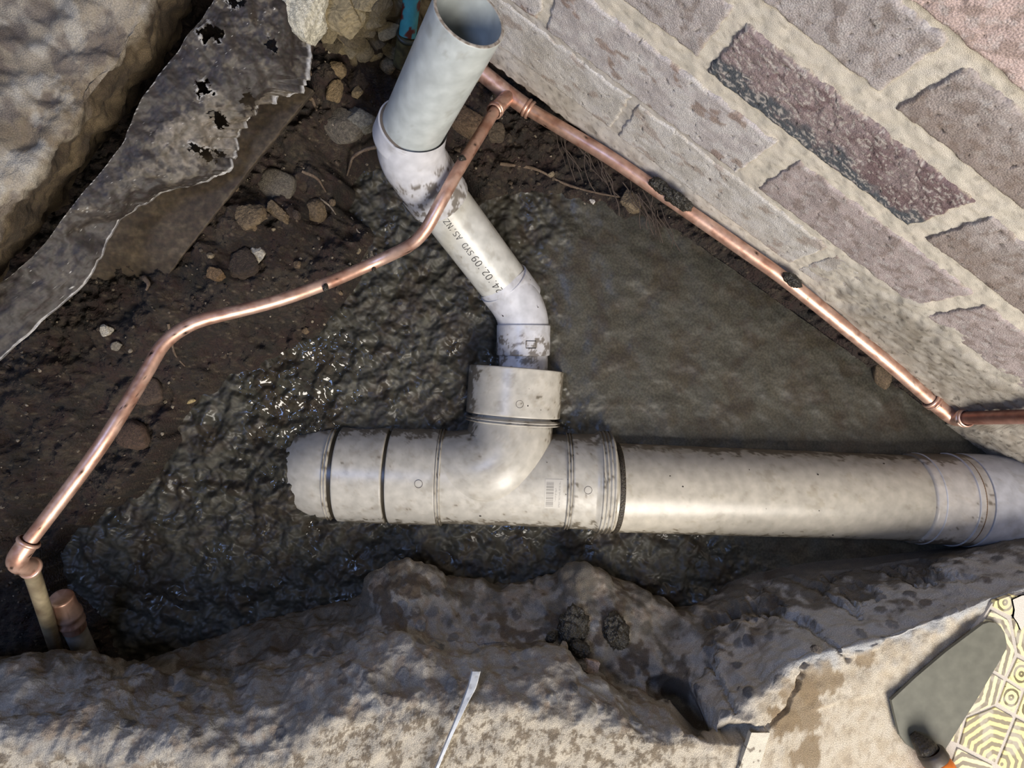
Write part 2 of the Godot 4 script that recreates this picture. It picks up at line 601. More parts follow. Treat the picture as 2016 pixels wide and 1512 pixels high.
# ================================================================ broken floor slab
func build_floor() -> void:
	var f := Node3D.new()
	f.name = "floor"
	f.set_meta("kind", "structure")
	f.set_meta("label", "broken edge of the concrete floor slab round the pit")
	add_child(f)
	var rows := [
		[Vector3(-0.4212, -0.25, 0.947), Vector3(-0.3326, -0.25, 0.8934), Vector3(-0.2833, -0.25, 0.8613), Vector3(-0.2577, -0.25, 0.8565), Vector3(-0.2307, -0.25, 0.8323), Vector3(-0.1798, -0.25, 0.767), Vector3(-0.1243, -0.25, 0.694), Vector3(-0.0669, -0.25, 0.6422), Vector3(-0.0602, -0.25, 0.5951), Vector3(-0.0362, -0.25, 0.5607), Vector3(0.0327, -0.25, 0.5434), Vector3(0.1217, -0.25, 0.4928), Vector3(0.1679, -0.25, 0.4373), Vector3(0.296, -0.24, 0.4039), Vector3(0.3167, -0.205, 0.3223), Vector3(0.3739, -0.2, 0.2599), Vector3(0.4507, -0.195, 0.199), Vector3(0.5062, -0.19, 0.1568), Vector3(0.5635, -0.185, 0.1165), Vector3(0.6841, -0.18, 0.0037)],
		[Vector3(-0.3672, -0.09, 0.8331), Vector3(-0.2965, -0.095, 0.7927), Vector3(-0.2572, -0.1, 0.7695), Vector3(-0.2382, -0.12, 0.7785), Vector3(-0.2188, -0.14, 0.768), Vector3(-0.1768, -0.185, 0.7338), Vector3(-0.1255, -0.19, 0.6684), Vector3(-0.0725, -0.185, 0.6186), Vector3(-0.0689, -0.16, 0.567), Vector3(-0.0488, -0.15, 0.5334), Vector3(0.0161, -0.165, 0.5233), Vector3(0.0972, -0.17, 0.4781), Vector3(0.1301, -0.145, 0.4249), Vector3(0.2575, -0.15, 0.4086), Vector3(0.3123, -0.14, 0.3598), Vector3(0.3533, -0.125, 0.3079), Vector3(0.4207, -0.12, 0.2501), Vector3(0.4655, -0.118, 0.2002), Vector3(0.5043, -0.11, 0.1493), Vector3(0.613, -0.11, 0.0377)],
		[Vector3(-0.3429, -0.06, 0.8315), Vector3(-0.2745, -0.06, 0.7894), Vector3(-0.2379, -0.065, 0.7666), Vector3(-0.218, -0.075, 0.7625), Vector3(-0.192, -0.085, 0.7487), Vector3(-0.1442, -0.12, 0.7247), Vector3(-0.0977, -0.13, 0.6748), Vector3(-0.057, -0.12, 0.635), Vector3(-0.0251, -0.105, 0.5922), Vector3(0.0183, -0.11, 0.5782), Vector3(0.0674, -0.115, 0.5602), Vector3(0.1255, -0.115, 0.5132), Vector3(0.1999, -0.11, 0.51), Vector3(0.2797, -0.1, 0.4857), Vector3(0.3042, -0.095, 0.3977), Vector3(0.3371, -0.09, 0.3424), Vector3(0.4, -0.085, 0.2753), Vector3(0.448, -0.085, 0.2219), Vector3(0.4859, -0.085, 0.1681), Vector3(0.5959, -0.085, 0.0625)],
		[Vector3(-0.3224, -0.038, 0.8342), Vector3(-0.2562, -0.038, 0.7938), Vector3(-0.2188, -0.04, 0.7722), Vector3(-0.195, -0.045, 0.7633), Vector3(-0.164, -0.05, 0.7473), Vector3(-0.1214, -0.07, 0.721), Vector3(-0.0806, -0.08, 0.6713), Vector3(-0.049, -0.08, 0.6273), Vector3(-0.0218, -0.08, 0.5936), Vector3(0.024, -0.075, 0.5764), Vector3(0.0692, -0.075, 0.5576), Vector3(0.1252, -0.075, 0.5146), Vector3(0.1953, -0.062, 0.5104), Vector3(0.2669, -0.055, 0.4969), Vector3(0.3081, -0.05, 0.4316), Vector3(0.327, -0.032, 0.371), Vector3(0.39, -0.026, 0.3091), Vector3(0.44, -0.025, 0.2495), Vector3(0.4775, -0.025, 0.2041), Vector3(0.5607, -0.025, 0.108)],
		[Vector3(-0.3026, -0.02, 0.8405), Vector3(-0.2373, -0.02, 0.8027), Vector3(-0.1975, -0.02, 0.7851), Vector3(-0.1656, -0.02, 0.7701), Vector3(-0.1373, -0.02, 0.7569), Vector3(-0.0896, -0.025, 0.7342), Vector3(-0.0516, -0.025, 0.7005), Vector3(-0.0229, -0.03, 0.6611), Vector3(0.014, -0.03, 0.6387), Vector3(0.0516, -0.03, 0.6073), Vector3(0.087, -0.03, 0.58), Vector3(0.1446, -0.03, 0.5566), Vector3(0.2037, -0.028, 0.5342), Vector3(0.2612, -0.022, 0.5104), Vector3(0.3156, -0.021, 0.4534), Vector3(0.3399, -0.02, 0.378), Vector3(0.4029, -0.02, 0.3106), Vector3(0.4513, -0.02, 0.2529), Vector3(0.4844, -0.02, 0.2067), Vector3(0.5716, -0.02, 0.1124)],
		[Vector3(-0.2243, -0.02, 0.9504), Vector3(-0.1589, -0.02, 0.9133), Vector3(-0.1218, -0.02, 0.8922), Vector3(-0.0916, -0.02, 0.875), Vector3(-0.0648, -0.02, 0.8599), Vector3(-0.0182, -0.02, 0.8334), Vector3(0.0253, -0.02, 0.8087), Vector3(0.0657, -0.02, 0.7858), Vector3(0.1025, -0.02, 0.7649), Vector3(0.1442, -0.02, 0.7412), Vector3(0.1824, -0.02, 0.7196), Vector3(0.2342, -0.02, 0.6902), Vector3(0.2871, -0.02, 0.6601), Vector3(0.3504, -0.02, 0.6243), Vector3(0.4342, -0.02, 0.5767), Vector3(0.511, -0.02, 0.5331), Vector3(0.5946, -0.02, 0.4737), Vector3(0.6805, -0.02, 0.4003), Vector3(0.7574, -0.02, 0.2935), Vector3(0.86, -0.02, 0.1556)],
		[Vector3(0.0126, -0.02, 1.2825), Vector3(0.0806, -0.02, 1.2508), Vector3(0.1192, -0.02, 1.2328), Vector3(0.1505, -0.02, 1.2182), Vector3(0.1783, -0.02, 1.2052), Vector3(0.2266, -0.02, 1.1826), Vector3(0.2718, -0.02, 1.1616), Vector3(0.3136, -0.02, 1.142), Vector3(0.3519, -0.02, 1.1242), Vector3(0.3951, -0.02, 1.104), Vector3(0.4346, -0.02, 1.0856), Vector3(0.4883, -0.02, 1.0605), Vector3(0.5432, -0.02, 1.0349), Vector3(0.6277, -0.02, 0.9955), Vector3(0.7493, -0.02, 0.928), Vector3(0.8953, -0.02, 0.8429), Vector3(1.0499, -0.02, 0.7412), Vector3(1.2239, -0.02, 0.5984), Vector3(1.3343, -0.02, 0.3886), Vector3(1.4217, -0.02, 0.1122)]]
	var nu := 820
	var nv := 480
	var P := patch(rows, nu, nv, 0.55)
	var N := normals_of(P, nu, nv)
	var C := PackedColorArray()
	C.resize(nu * nv)
	var stains := [Vector2(0.3538, 0.4086), Vector2(0.3555, 0.3714), Vector2(0.3854, 0.3253), Vector2(0.3877, 0.4391), Vector2(0.3493, 0.4264), Vector2(0.2782, 0.4518)]
	var cracks := [
		[0.0035, Vector2(0.5055, 0.1385), Vector2(0.4799, 0.165), Vector2(0.4689, 0.1812), Vector2(0.4402, 0.2102)],
		[0.0022, Vector2(0.4846, 0.18), Vector2(0.4587, 0.205), Vector2(0.4488, 0.2189), Vector2(0.4212, 0.2346), Vector2(0.395, 0.263), Vector2(0.3822, 0.2828), Vector2(0.3453, 0.2995), Vector2(0.3327, 0.3243), Vector2(0.323, 0.3445)],
		[0.0020, Vector2(0.4194, 0.2513), Vector2(0.3969, 0.2764), Vector2(0.3913, 0.29), Vector2(0.374, 0.2882)],
		[0.0028, Vector2(0.3561, 0.3272), Vector2(0.3305, 0.3421), Vector2(0.3107, 0.3649), Vector2(0.288, 0.3984)],
		[0.0018, Vector2(0.3481, 0.3315), Vector2(0.3739, 0.3376)],
		[0.0024, Vector2(0.341, 0.3258), Vector2(0.3131, 0.3646), Vector2(0.2943, 0.3896)],
		[0.0016, Vector2(0.3348, 0.3677), Vector2(0.3393, 0.3864), Vector2(0.3438, 0.4132), Vector2(0.3371, 0.4397), Vector2(0.3213, 0.4535)],
		[0.0018, Vector2(0.1265, 0.5705), Vector2(0.1497, 0.5995)],
		[0.0075, Vector2(0.2606, 0.4862), Vector2(0.2836, 0.4768), Vector2(0.3073, 0.4657), Vector2(0.3231, 0.4565)],
		[0.0020, Vector2(0.298, 0.4098), Vector2(0.2965, 0.4314), Vector2(0.3044, 0.4463)]]
	var sr := [0.026, 0.020, 0.011, 0.016, 0.016, 0.008]
	for j in nv:
		var v := float(j) / (nv - 1) * 6.0
		for i in nu:
			var k := j * nu + i
			var u := float(i) / (nu - 1) * 19.0
			var p := P[k]
			var top := sstep(3.75, 4.05, v - 0.22 * sstep(8.0, 5.0, u) + 0.25 * nz["b"].get_noise_2d(p.x, p.z))
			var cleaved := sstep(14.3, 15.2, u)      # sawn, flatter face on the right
			var amp := lerpf(1.0, 0.35, maxf(top, cleaved * 0.8))
			var q := p * 1.0
			var facet: float = nz["cell3"].get_noise_3dv(q)
			var d: float = amp * (0.011 * nz["a"].get_noise_3dv(q * 2.2) + 0.004 * nz["b"].get_noise_3dv(q * 0.8) + 0.0014 * nz["c"].get_noise_3dv(q) - 0.004 * facet) + 0.0004 * nz["d"].get_noise_3dv(q)
			if v > 4.2 and u > 14.5:
				d *= 0.2
			# stones held in the concrete stand a little proud
			var cd: float = nz["celld"].get_noise_3dv(q)
			var cv: float = nz["cellv"].get_noise_3dv(q)
			var agg := 0.0
			var bare := sstep(0.9, 1.6, v) * (1.0 - top)
			if cv > 0.15:
				agg = sstep(-0.58, -0.66, cd + 0.16 * nz["c"].get_noise_3dv(q)) * bare
			d += 0.0012 * agg
			if u > 11.8 and v > 0.6:
				var here := Vector2(p.x, p.z) + Vector2(0.003 * nz["c"].get_noise_3dv(q), 0.003 * nz["c"].get_noise_3dv(q + Vector3(5, 5, 5)))
				for ci in cracks.size():
					var line: Array = cracks[ci]
					var wd: float = line[0]
					for si in range(1, line.size() - 1):
						var s0: Vector2 = line[si]
						var ab: Vector2 = line[si + 1] - s0
						var dd: float = (here - s0 - ab * clampf((here - s0).dot(ab) / ab.length_squared(), 0.0, 1.0)).length()
						if dd < wd * 1.6:
							d -= wd * 3.0 * sstep(1.6, 0.5, dd / wd)
			P[k] = p + N[k] * d * sstep(0.3, 1.0, v)
			# matter: grey cement, brown earth smears, pale screed on top, dark wet concrete at the foot
			var n1: float = nz["b"].get_noise_3dv(q)
			var n2: float = nz["e"].get_noise_3dv(q + Vector3(3, 0, 0))
			var n3: float = nz["c"].get_noise_3dv(q + Vector3(0, 7, 0))
			var c := mixc(rgb(168, 165, 160), rgb(150, 142, 131), 0.5 + 1.0 * n1)
			c = mixc(c, rgb(136, 114, 93), sstep(0.0, 0.4, n2 + 0.5 * nz["a"].get_noise_3dv(q * 3.0)) * 0.5 * (1.0 - cleaved))
			c = mixc(c, rgb(208, 200, 188), sstep(12.5, 13.8, u) * 0.65)  # right part paled in colour, standing in for stronger light there
			c = mixc(c, rgb(186, 189, 192), cleaved * 0.8)  # blue-grey cut face, its colour lightened to offset the shade on it
			if agg > 0.0:
				c = mixc(c, [rgb(92, 94, 100), rgb(116, 112, 108), rgb(104, 96, 90), rgb(126, 128, 132)][int(absf(cv) * 97.0) % 4], agg * 0.85)
			c = mixc(c, rgb(206, 198, 184), sstep(0.3, 0.5, n3) * 0.4)
			var screed := mixc(rgb(214, 204, 186), rgb(196, 182, 160), 0.5 + 1.3 * n2)
			screed = mixc(screed, rgb(150, 136, 116), sstep(0.22, 0.4, n3) * 0.45)
			var leftish := sstep(15.0, 12.5, u)
			screed = mixc(screed, mixc(rgb(200, 190, 172), rgb(112, 98, 80), sstep(-0.1, 0.3, n2 * 0.7 + 0.9 * n3 + 0.6 * nz["d"].get_noise_3dv(q))), leftish * 0.8)
			c = mixc(c, screed, top)
			for w in 6:
				var dd: float = Vector2(p.x, p.z).distance_to(stains[w])
				if dd < 0.05:
					c = mixc(c, rgb(142, 122, 94), sstep(0.1, -0.12, dd / float(sr[w]) - 1.0 + 0.9 * n1 + 0.5 * n3) * top * 0.85)
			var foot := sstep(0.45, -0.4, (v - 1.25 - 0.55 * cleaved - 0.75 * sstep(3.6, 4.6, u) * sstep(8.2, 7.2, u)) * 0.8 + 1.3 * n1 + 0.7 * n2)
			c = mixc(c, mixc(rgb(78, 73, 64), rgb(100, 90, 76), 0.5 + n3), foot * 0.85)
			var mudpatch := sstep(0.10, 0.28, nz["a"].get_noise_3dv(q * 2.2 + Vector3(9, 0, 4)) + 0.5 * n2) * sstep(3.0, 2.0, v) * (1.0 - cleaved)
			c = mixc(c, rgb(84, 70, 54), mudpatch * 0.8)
			C[k] = c
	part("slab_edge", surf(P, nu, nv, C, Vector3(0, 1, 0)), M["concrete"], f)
	build_tiles(f)

func build_tiles(f: Node3D) -> void:
	var y := -0.0165
	# [outline in (x, z), centre of the printed rings, straight or round rings]
	var tiles := [
		[[Vector2(0.5391, 0.2911), Vector2(0.5619, 0.289), Vector2(0.5702, 0.3402), Vector2(0.525, 0.3453), Vector2(0.5172, 0.3187)], Vector2(0.5677, 0.3387), 8],
		[[Vector2(0.5324, 0.2628), Vector2(0.5371, 0.2892), Vector2(0.5152, 0.3168), Vector2(0.5025, 0.3177), Vector2(0.4916, 0.2823), Vector2(0.5159, 0.2636)], Vector2(0.4832, 0.2907), 8],
		[[Vector2(0.5355, 0.2621), Vector2(0.5558, 0.2615), Vector2(0.5611, 0.2857), Vector2(0.54, 0.2861)], Vector2(0.5487, 0.2734), 0],
		[[Vector2(0.5326, 0.235), Vector2(0.5549, 0.2319), Vector2(0.5569, 0.2577), Vector2(0.5351, 0.2592)], Vector2(0.5453, 0.2466), 0],
		[[Vector2(0.5014, 0.2073), Vector2(0.528, 0.2335), Vector2(0.5308, 0.2593), Vector2(0.4993, 0.262), Vector2(0.4777, 0.2348), Vector2(0.4784, 0.2092)], Vector2(0.4924, 0.2569), 8],
		[[Vector2(0.504, 0.2037), Vector2(0.5209, 0.1759), Vector2(0.5727, 0.2259), Vector2(0.5305, 0.2307)], Vector2(0.557, 0.1977), 8],
		[[Vector2(0.4764, 0.1997), Vector2(0.4901, 0.1827), Vector2(0.5122, 0.1737), Vector2(0.501, 0.2024), Vector2(0.4782, 0.2055)], Vector2(0.4875, 0.1939), 0],
		[[Vector2(0.5663, 0.2882), Vector2(0.5998, 0.2846), Vector2(0.6247, 0.3442), Vector2(0.5744, 0.3402)], Vector2(0.5774, 0.3372), 8],
		[[Vector2(0.5243, 0.3494), Vector2(0.5704, 0.3438), Vector2(0.5817, 0.3757), Vector2(0.5332, 0.3922)], Vector2(0.5727, 0.3992), 8],
		[[Vector2(0.5595, 0.2605), Vector2(0.5828, 0.2587), Vector2(0.5918, 0.2833), Vector2(0.5643, 0.2851)], Vector2(0.5743, 0.2721), 0],
		[[Vector2(0.5148, 0.3214), Vector2(0.5215, 0.3462), Vector2(0.5063, 0.3486), Vector2(0.4986, 0.3244)], Vector2(0.4939, 0.3487), 8]]
	var yellow := rgb(226, 210, 140)
	var pale := rgb(226, 218, 182)
	var line := rgb(112, 104, 100)
	for k in tiles.size():
		var poly := PackedVector2Array(tiles[k][0])
		var mid: Vector2 = tiles[k][1]
		var box := Rect2(poly[0], Vector2.ZERO)
		for p in poly:
			box = box.expand(p)
		var sides: int = tiles[k][2]
		var img := Image.create(128, 128, false, Image.FORMAT_RGBA8)
		var dark := line if sides else rgb(66, 58, 48)
		var ink := mixc(yellow, pale, 0.2 + 0.6 * float((k * 5) % 7) / 6.0)
		for py in 128:
			for px in 128:
				var p := box.position + box.size * Vector2(px / 127.0, py / 127.0)
				var d := p - mid
				var r := d.length()
				if sides:
					var a := wrapf(d.angle() - 0.47, -PI / 8, PI / 8)
					r *= cos(a)
				var period := 0.0082 if sides else 0.0062
				var fr := fposmod(r / period + (0.5 if sides else 0.15), 1.0)
				var wob: float = 0.10 * nz["c"].get_noise_2dv(p * 1.5)
				var l := sstep(0.30, 0.22, absf(fr - 0.5) + wob) if sides else sstep(0.24, 0.17, absf(fr - 0.5) + wob)
				if not sides and r > 0.0135:
					l = 0.0
				var c := mixc(ink, dark, l * 0.85)
				c = mixc(c, rgb(190, 184, 172), sstep(0.05, 0.3, nz["b"].get_noise_2dv(p + Vector2(k, 0))) * 0.5)
				img.set_pixel(px, py, c.linear_to_srgb())
		var m := StandardMaterial3D.new()
		m.albedo_texture = ImageTexture.create_from_image(img)
		m.roughness = 0.45
		var st := SurfaceTool.new()
		st.begin(Mesh.PRIMITIVE_TRIANGLES)
		var small := PackedVector2Array()
		var cen := Vector2.ZERO
		for p in poly:
			cen += p / poly.size()
		for p in poly:
			small.append(p.move_toward(cen, 0.0007))
		var tri := Geometry2D.triangulate_polygon(small)
		for q in range(0, tri.size(), 3):
			var a := small[tri[q]]
			var b := small[tri[q + 1]]
			var c := small[tri[q + 2]]
			if (b - a).cross(c - a) < 0.0:
				var t := b
				b = c
				c = t
			for p in [a, b, c]:
				st.set_normal(Vector3.UP)
				st.set_uv((p - box.position) / box.size)
				st.add_vertex(Vector3(p.x, y + 0.0012, p.y))
		for q in poly.size():
			var a := poly[q]
			var b := poly[(q + 1) % poly.size()]
			var sa := small[q]
			var sb := small[(q + 1) % poly.size()]
			var quad := [Vector3(a.x, y - 0.003, a.y), Vector3(b.x, y - 0.003, b.y), Vector3(sb.x, y + 0.0012, sb.y), Vector3(a.x, y - 0.003, a.y), Vector3(sb.x, y + 0.0012, sb.y), Vector3(sa.x, y + 0.0012, sa.y)]
			var n2 := (b - a).orthogonal().normalized()
			if n2.dot(a - cen) < 0.0:
				n2 = -n2
			for p in quad:
				st.set_normal(Vector3(n2.x, 0.3, n2.y).normalized())
				st.set_uv((Vector2(p.x, p.z) - box.position) / box.size)
				st.add_vertex(p)
		part("tile", st.commit(), m, f)
	# pale grout bed that shows between the tiles
	var bed := PackedVector2Array([Vector2(0.4753, 0.2027), Vector2(0.4925, 0.179), Vector2(0.5451, 0.1221), Vector2(0.6886, 0.3071), Vector2(0.5405, 0.4067), Vector2(0.5059, 0.3421), Vector2(0.4847, 0.2809), Vector2(0.4743, 0.2311)])
	part("grout_bed", slab_of(bed, y - 0.006, y - 0.0002, rgb(222, 214, 204)), M["mortar"], f)
	# splash of white filler over the corner tiles
	var sp := PackedVector2Array([Vector2(0.4916, 0.1874), Vector2(0.4983, 0.178), Vector2(0.5215, 0.1587), Vector2(0.5539, 0.186), Vector2(0.5365, 0.2033), Vector2(0.518, 0.2035), Vector2(0.5173, 0.209), Vector2(0.5102, 0.2047), Vector2(0.5026, 0.2019), Vector2(0.4995, 0.195)])
	part("filler_splash", slab_of(sp, y + 0.0005, y + 0.0032, rgb(238, 232, 222)), M["mortar"], f)

# a flat piece with a rounded rim, from an outline in (x, z)
func slab_of(poly: PackedVector2Array, y0: float, y1: float, c: Color, inset := 0.0012) -> ArrayMesh:
	var st := SurfaceTool.new()
	st.begin(Mesh.PRIMITIVE_TRIANGLES)
	if Geometry2D.is_polygon_clockwise(poly):
		poly.reverse()
	var inner := Geometry2D.offset_polygon(poly, -inset)
	var top: PackedVector2Array = inner[0] if inner.size() else poly
	if top.size() != poly.size():
		top = poly
	# match starts
	var best := 0
	for k in top.size():
		if top[k].distance_to(poly[0]) < top[best].distance_to(poly[0]):
			best = k
	var tp := PackedVector2Array()
	for k in top.size():
		tp.append(top[(best + k) % top.size()])
	var tri := Geometry2D.triangulate_polygon(tp)
	st.set_color(c)
	for lid in 2:
		for q in range(0, tri.size(), 3):
			var abc := [tp[tri[q]], tp[tri[q + 1]], tp[tri[q + 2]]]
			if ((abc[1] - abc[0]).cross(abc[2] - abc[0]) < 0.0) != (lid == 1):
				abc.reverse()
			for p in abc:
				st.set_color(c)
				st.set_normal(Vector3.UP if lid == 0 else Vector3.DOWN)
				st.add_vertex(Vector3(p.x, y1 if lid == 0 else y0, p.y))
	for q in poly.size():
		var r := (q + 1) % poly.size()
		var a := Vector3(poly[q].x, y0, poly[q].y)
		var b := Vector3(poly[r].x, y0, poly[r].y)
		var d := Vector3(tp[q].x, y1, tp[q].y)
		var e := Vector3(tp[r].x, y1, tp[r].y)
		var n := (b - a).cross(d - a).normalized()
		if n.y < 0.0:
			n = -n
		for p in [a, b, e, a, e, d]:
			st.set_color(c)
			st.set_normal(n)
			st.add_vertex(p)
	return st.commit()


# ================================================================ concrete footing on the far left
func build_footing() -> void:
	var rows := [
		[Vector3(-0.669, 0.04, 0.5318), Vector3(-0.695, 0.04, 0.4352), Vector3(-0.7111, 0.04, 0.3383), Vector3(-0.7407, 0.04, 0.2335), Vector3(-0.7413, 0.04, 0.1676)],
		[Vector3(-0.5137, 0.038, 0.5083), Vector3(-0.5293, 0.04, 0.4124), Vector3(-0.5401, 0.04, 0.3309), Vector3(-0.5498, 0.04, 0.2629), Vector3(-0.5728, 0.04, 0.1821)],
		[Vector3(-0.5015, 0.028, 0.5181), Vector3(-0.5105, 0.03, 0.4232), Vector3(-0.5122, 0.032, 0.3371), Vector3(-0.5129, 0.032, 0.2665), Vector3(-0.5309, 0.03, 0.1783)],
		[Vector3(-0.5246, -0.03, 0.5413), Vector3(-0.5294, -0.03, 0.4399), Vector3(-0.5295, -0.03, 0.3435), Vector3(-0.5288, -0.03, 0.255), Vector3(-0.5453, -0.03, 0.156)],
		[Vector3(-0.5529, -0.09, 0.5648), Vector3(-0.5567, -0.09, 0.4541), Vector3(-0.5575, -0.09, 0.3446), Vector3(-0.5582, -0.09, 0.2454), Vector3(-0.5793, -0.09, 0.1324)]]
	var nu := 300
	var nv := 240
	var P := patch(rows, nu, nv, 0.4)
	var N := normals_of(P, nu, nv)
	var C := PackedColorArray()
	C.resize(nu * nv)
	for j in nv:
		var v := float(j) / (nv - 1) * 4.0
		for i in nu:
			var k := j * nu + i
			var p := P[k]
			P[k] = p + N[k] * (0.010 * nz["a"].get_noise_3dv(p * 2.0) + 0.004 * nz["b"].get_noise_3dv(p) + 0.0015 * nz["c"].get_noise_3dv(p))
			var n1: float = nz["b"].get_noise_3dv(p * 0.8)
			var n2: float = nz["a"].get_noise_3dv(p * 1.6 + Vector3(5, 0, 0))
			var c := mixc(rgb(166, 156, 140), rgb(122, 109, 91), 0.5 + 1.5 * n2)
			c = mixc(c, rgb(188, 182, 170), sstep(0.1, 0.35, n1) * 0.6)
			var cd: float = nz["cell"].get_noise_3dv(p * 0.6)
			c = mixc(c, rgb(96, 84, 78), sstep(-0.5, -0.7, cd + 0.5 * n1 + 0.2 * nz["c"].get_noise_3dv(p)) * 0.65)
			var face := sstep(2.05, 2.35, v + 0.5 * n1)
			c = mixc(c, mixc(rgb(110, 94, 70), rgb(66, 54, 40), 0.5 + 1.4 * n1), face)  # side face mixed to darker browns
			C[k] = c
	var o := single("concrete_footing", surf(P, nu, nv, C, Vector3(0, 1, 0)), M["concrete"], "pale worn concrete footing with a darker brown side, left of the black sheet", "footing")
	o.set_meta("kind", "structure")


# ================================================================ earth
func soil_at(x: float, z: float) -> float:
	var fx := clampf((x - FX0) / (FX1 - FX0) * (FN - 1), 0.0, FN - 1.001)
	var fz := clampf((z - FZ0) / (FZ1 - FZ0) * (FN - 1), 0.0, FN - 1.001)
	var i := int(fx)
	var j := int(fz)
	fx -= i
	fz -= j
	return lerpf(lerpf(soil_h[j * FN + i], soil_h[j * FN + i + 1], fx), lerpf(soil_h[(j + 1) * FN + i], soil_h[(j + 1) * FN + i + 1], fx), fz)

func soil_relief(x: float, z: float) -> float:
	var cl: float = nz["cell"].get_noise_2d(x, z)
	return 0.011 * nz["b"].get_noise_2d(x, z) + 0.006 * nz["c"].get_noise_2d(x, z) - 0.005 * cl + 0.0012 * nz["d"].get_noise_2d(x, z)

func build_soil() -> void:
	var pts := [
		Vector3(-0.4198, -0.07, 0.1373), Vector3(-0.4002, -0.05, 0.0891), Vector3(-0.4, -0.11, 0.1205), Vector3(-0.3629, -0.13, 0.1088), Vector3(-0.3193, -0.15, 0.0598), Vector3(-0.3995, -0.1, 0.1755), Vector3(-0.4191, -0.085, 0.2156), Vector3(-0.3921, -0.115, 0.2288), Vector3(-0.3733, -0.165, 0.192), Vector3(-0.3262, -0.19, 0.2393), Vector3(-0.3533, -0.155, 0.2486), Vector3(-0.3812, -0.105, 0.2872), Vector3(-0.4108, -0.075, 0.3198), Vector3(-0.411, -0.085, 0.3688), Vector3(-0.3779, -0.125, 0.3475), Vector3(-0.3333, -0.155, 0.3074),
		Vector3(-0.2898, -0.196, 0.3463), Vector3(-0.3157, -0.198, 0.4099), Vector3(-0.3543, -0.19, 0.4637), Vector3(-0.4023, -0.12, 0.4209), Vector3(-0.4353, -0.09, 0.424), Vector3(-0.4378, -0.105, 0.4751), Vector3(-0.3816, -0.185, 0.541), Vector3(-0.4147, -0.14, 0.5359), Vector3(-0.4648, -0.115, 0.5321), Vector3(-0.4412, -0.12, 0.6132), Vector3(-0.3938, -0.165, 0.6322), Vector3(-0.4812, -0.1, 0.5954), Vector3(-0.4432, -0.12, 0.6785), Vector3(-0.4032, -0.2, 0.7355), Vector3(-0.3706, -0.185, 0.8134), Vector3(-0.2912, -0.215, 0.8104), Vector3(-0.357, -0.19, 0.8747), Vector3(-0.2181, -0.21, 0.7908), Vector3(-0.4833, -0.09, 0.6703), Vector3(-0.451, -0.15, 0.7866), Vector3(-0.3873, -0.18, 0.5875), Vector3(-0.3874, -0.195, 0.6958),
		Vector3(-0.4523, -0.09, 0.1701), Vector3(-0.454, -0.09, 0.2665), Vector3(-0.4778, -0.09, 0.3638), Vector3(-0.478, -0.1, 0.4913), Vector3(-0.5509, -0.1, 0.2674), Vector3(-0.5489, -0.1, 0.3996), Vector3(-0.562, -0.1, 0.5065), Vector3(-0.5447, -0.09, 0.1462), Vector3(-0.5668, -0.09, 0.2116), Vector3(-0.48, -0.06, 0.1182),
		Vector3(-0.2341, -0.165, 0.0525), Vector3(-0.188, -0.175, 0.0165), Vector3(-0.139, -0.18, 0.0175), Vector3(-0.1973, -0.185, 0.0909), Vector3(-0.1453, -0.192, 0.0617), Vector3(-0.0625, -0.178, 0.0137), Vector3(-0.006, -0.182, 0.0111), Vector3(-0.2585, -0.165, 0.0826), Vector3(-0.2643, -0.165, 0.0086), Vector3(-0.3191, -0.12, 0.0404), Vector3(-0.1056, -0.172, 0.012), Vector3(0.137, -0.195, -0.01), Vector3(0.2543, -0.19, -0.0097), Vector3(0.3285, -0.187, 0.0006), Vector3(0.4567, -0.2, 0.0001),
		Vector3(-0.2961, -0.22, 0.183), Vector3(-0.1783, -0.25, 0.238), Vector3(-0.1741, -0.28, 0.4836), Vector3(0.0378, -0.28, 0.4258), Vector3(0.2197, -0.25, 0.0602), Vector3(0.3235, -0.25, 0.2141), Vector3(0.5474, -0.235, 0.0108), Vector3(0.2028, -0.27, 0.4162), Vector3(-0.2439, -0.27, 0.6096), Vector3(0.0484, -0.24, 0.0782), Vector3(0.5574, -0.24, 0.1611), Vector3(0.1728, -0.27, 0.6239), Vector3(0.5038, -0.27, 0.4621), Vector3(-0.1092, -0.27, 0.9118), Vector3(-0.3152, -0.26, 1.0284), Vector3(-0.3001, -0.25, 0.734), Vector3(-0.0285, -0.235, 0.0319), Vector3(-0.1688, -0.235, 0.1342), Vector3(0.7823, -0.26, 0.0216)]
	soil_h.resize(FN * FN)
	var rim := PackedVector2Array([Vector2(-0.3693, 0.1934), Vector2(-0.3573, 0.2234), Vector2(-0.3358, 0.2309), Vector2(-0.3132, 0.2313), Vector2(-0.3027, 0.2763), Vector2(-0.2883, 0.3109), Vector2(-0.2917, 0.3592), Vector2(-0.3132, 0.4122), Vector2(-0.3335, 0.4451), Vector2(-0.355, 0.4785), Vector2(-0.368, 0.5208), Vector2(-0.3654, 0.5595), Vector2(-0.3541, 0.5956), Vector2(-0.3593, 0.6426), Vector2(-0.3797, 0.6918), Vector2(-0.3932, 0.7304), Vector2(-0.3896, 0.7688), Vector2(-0.3663, 0.7922), Vector2(-0.3315, 0.7889), Vector2(-0.2963, 0.8001), Vector2(-0.2581, 0.825), Vector2(-0.116, 0.758), Vector2(0.7397, 0.1481), Vector2(0.6245, -0.0216), Vector2(0.4811, -0.0021), Vector2(0.4034, 0.0027), Vector2(0.2594, 0.0038), Vector2(0.1374, 0.0001), Vector2(-0.0012, 0.0042), Vector2(-0.0653, 0.0294), Vector2(-0.1005, 0.0367), Vector2(-0.154, 0.0628), Vector2(-0.2053, 0.0905), Vector2(-0.2225, 0.1216), Vector2(-0.2641, 0.1169), Vector2(-0.3301, 0.1309), Vector2(-0.3632, 0.1637)])
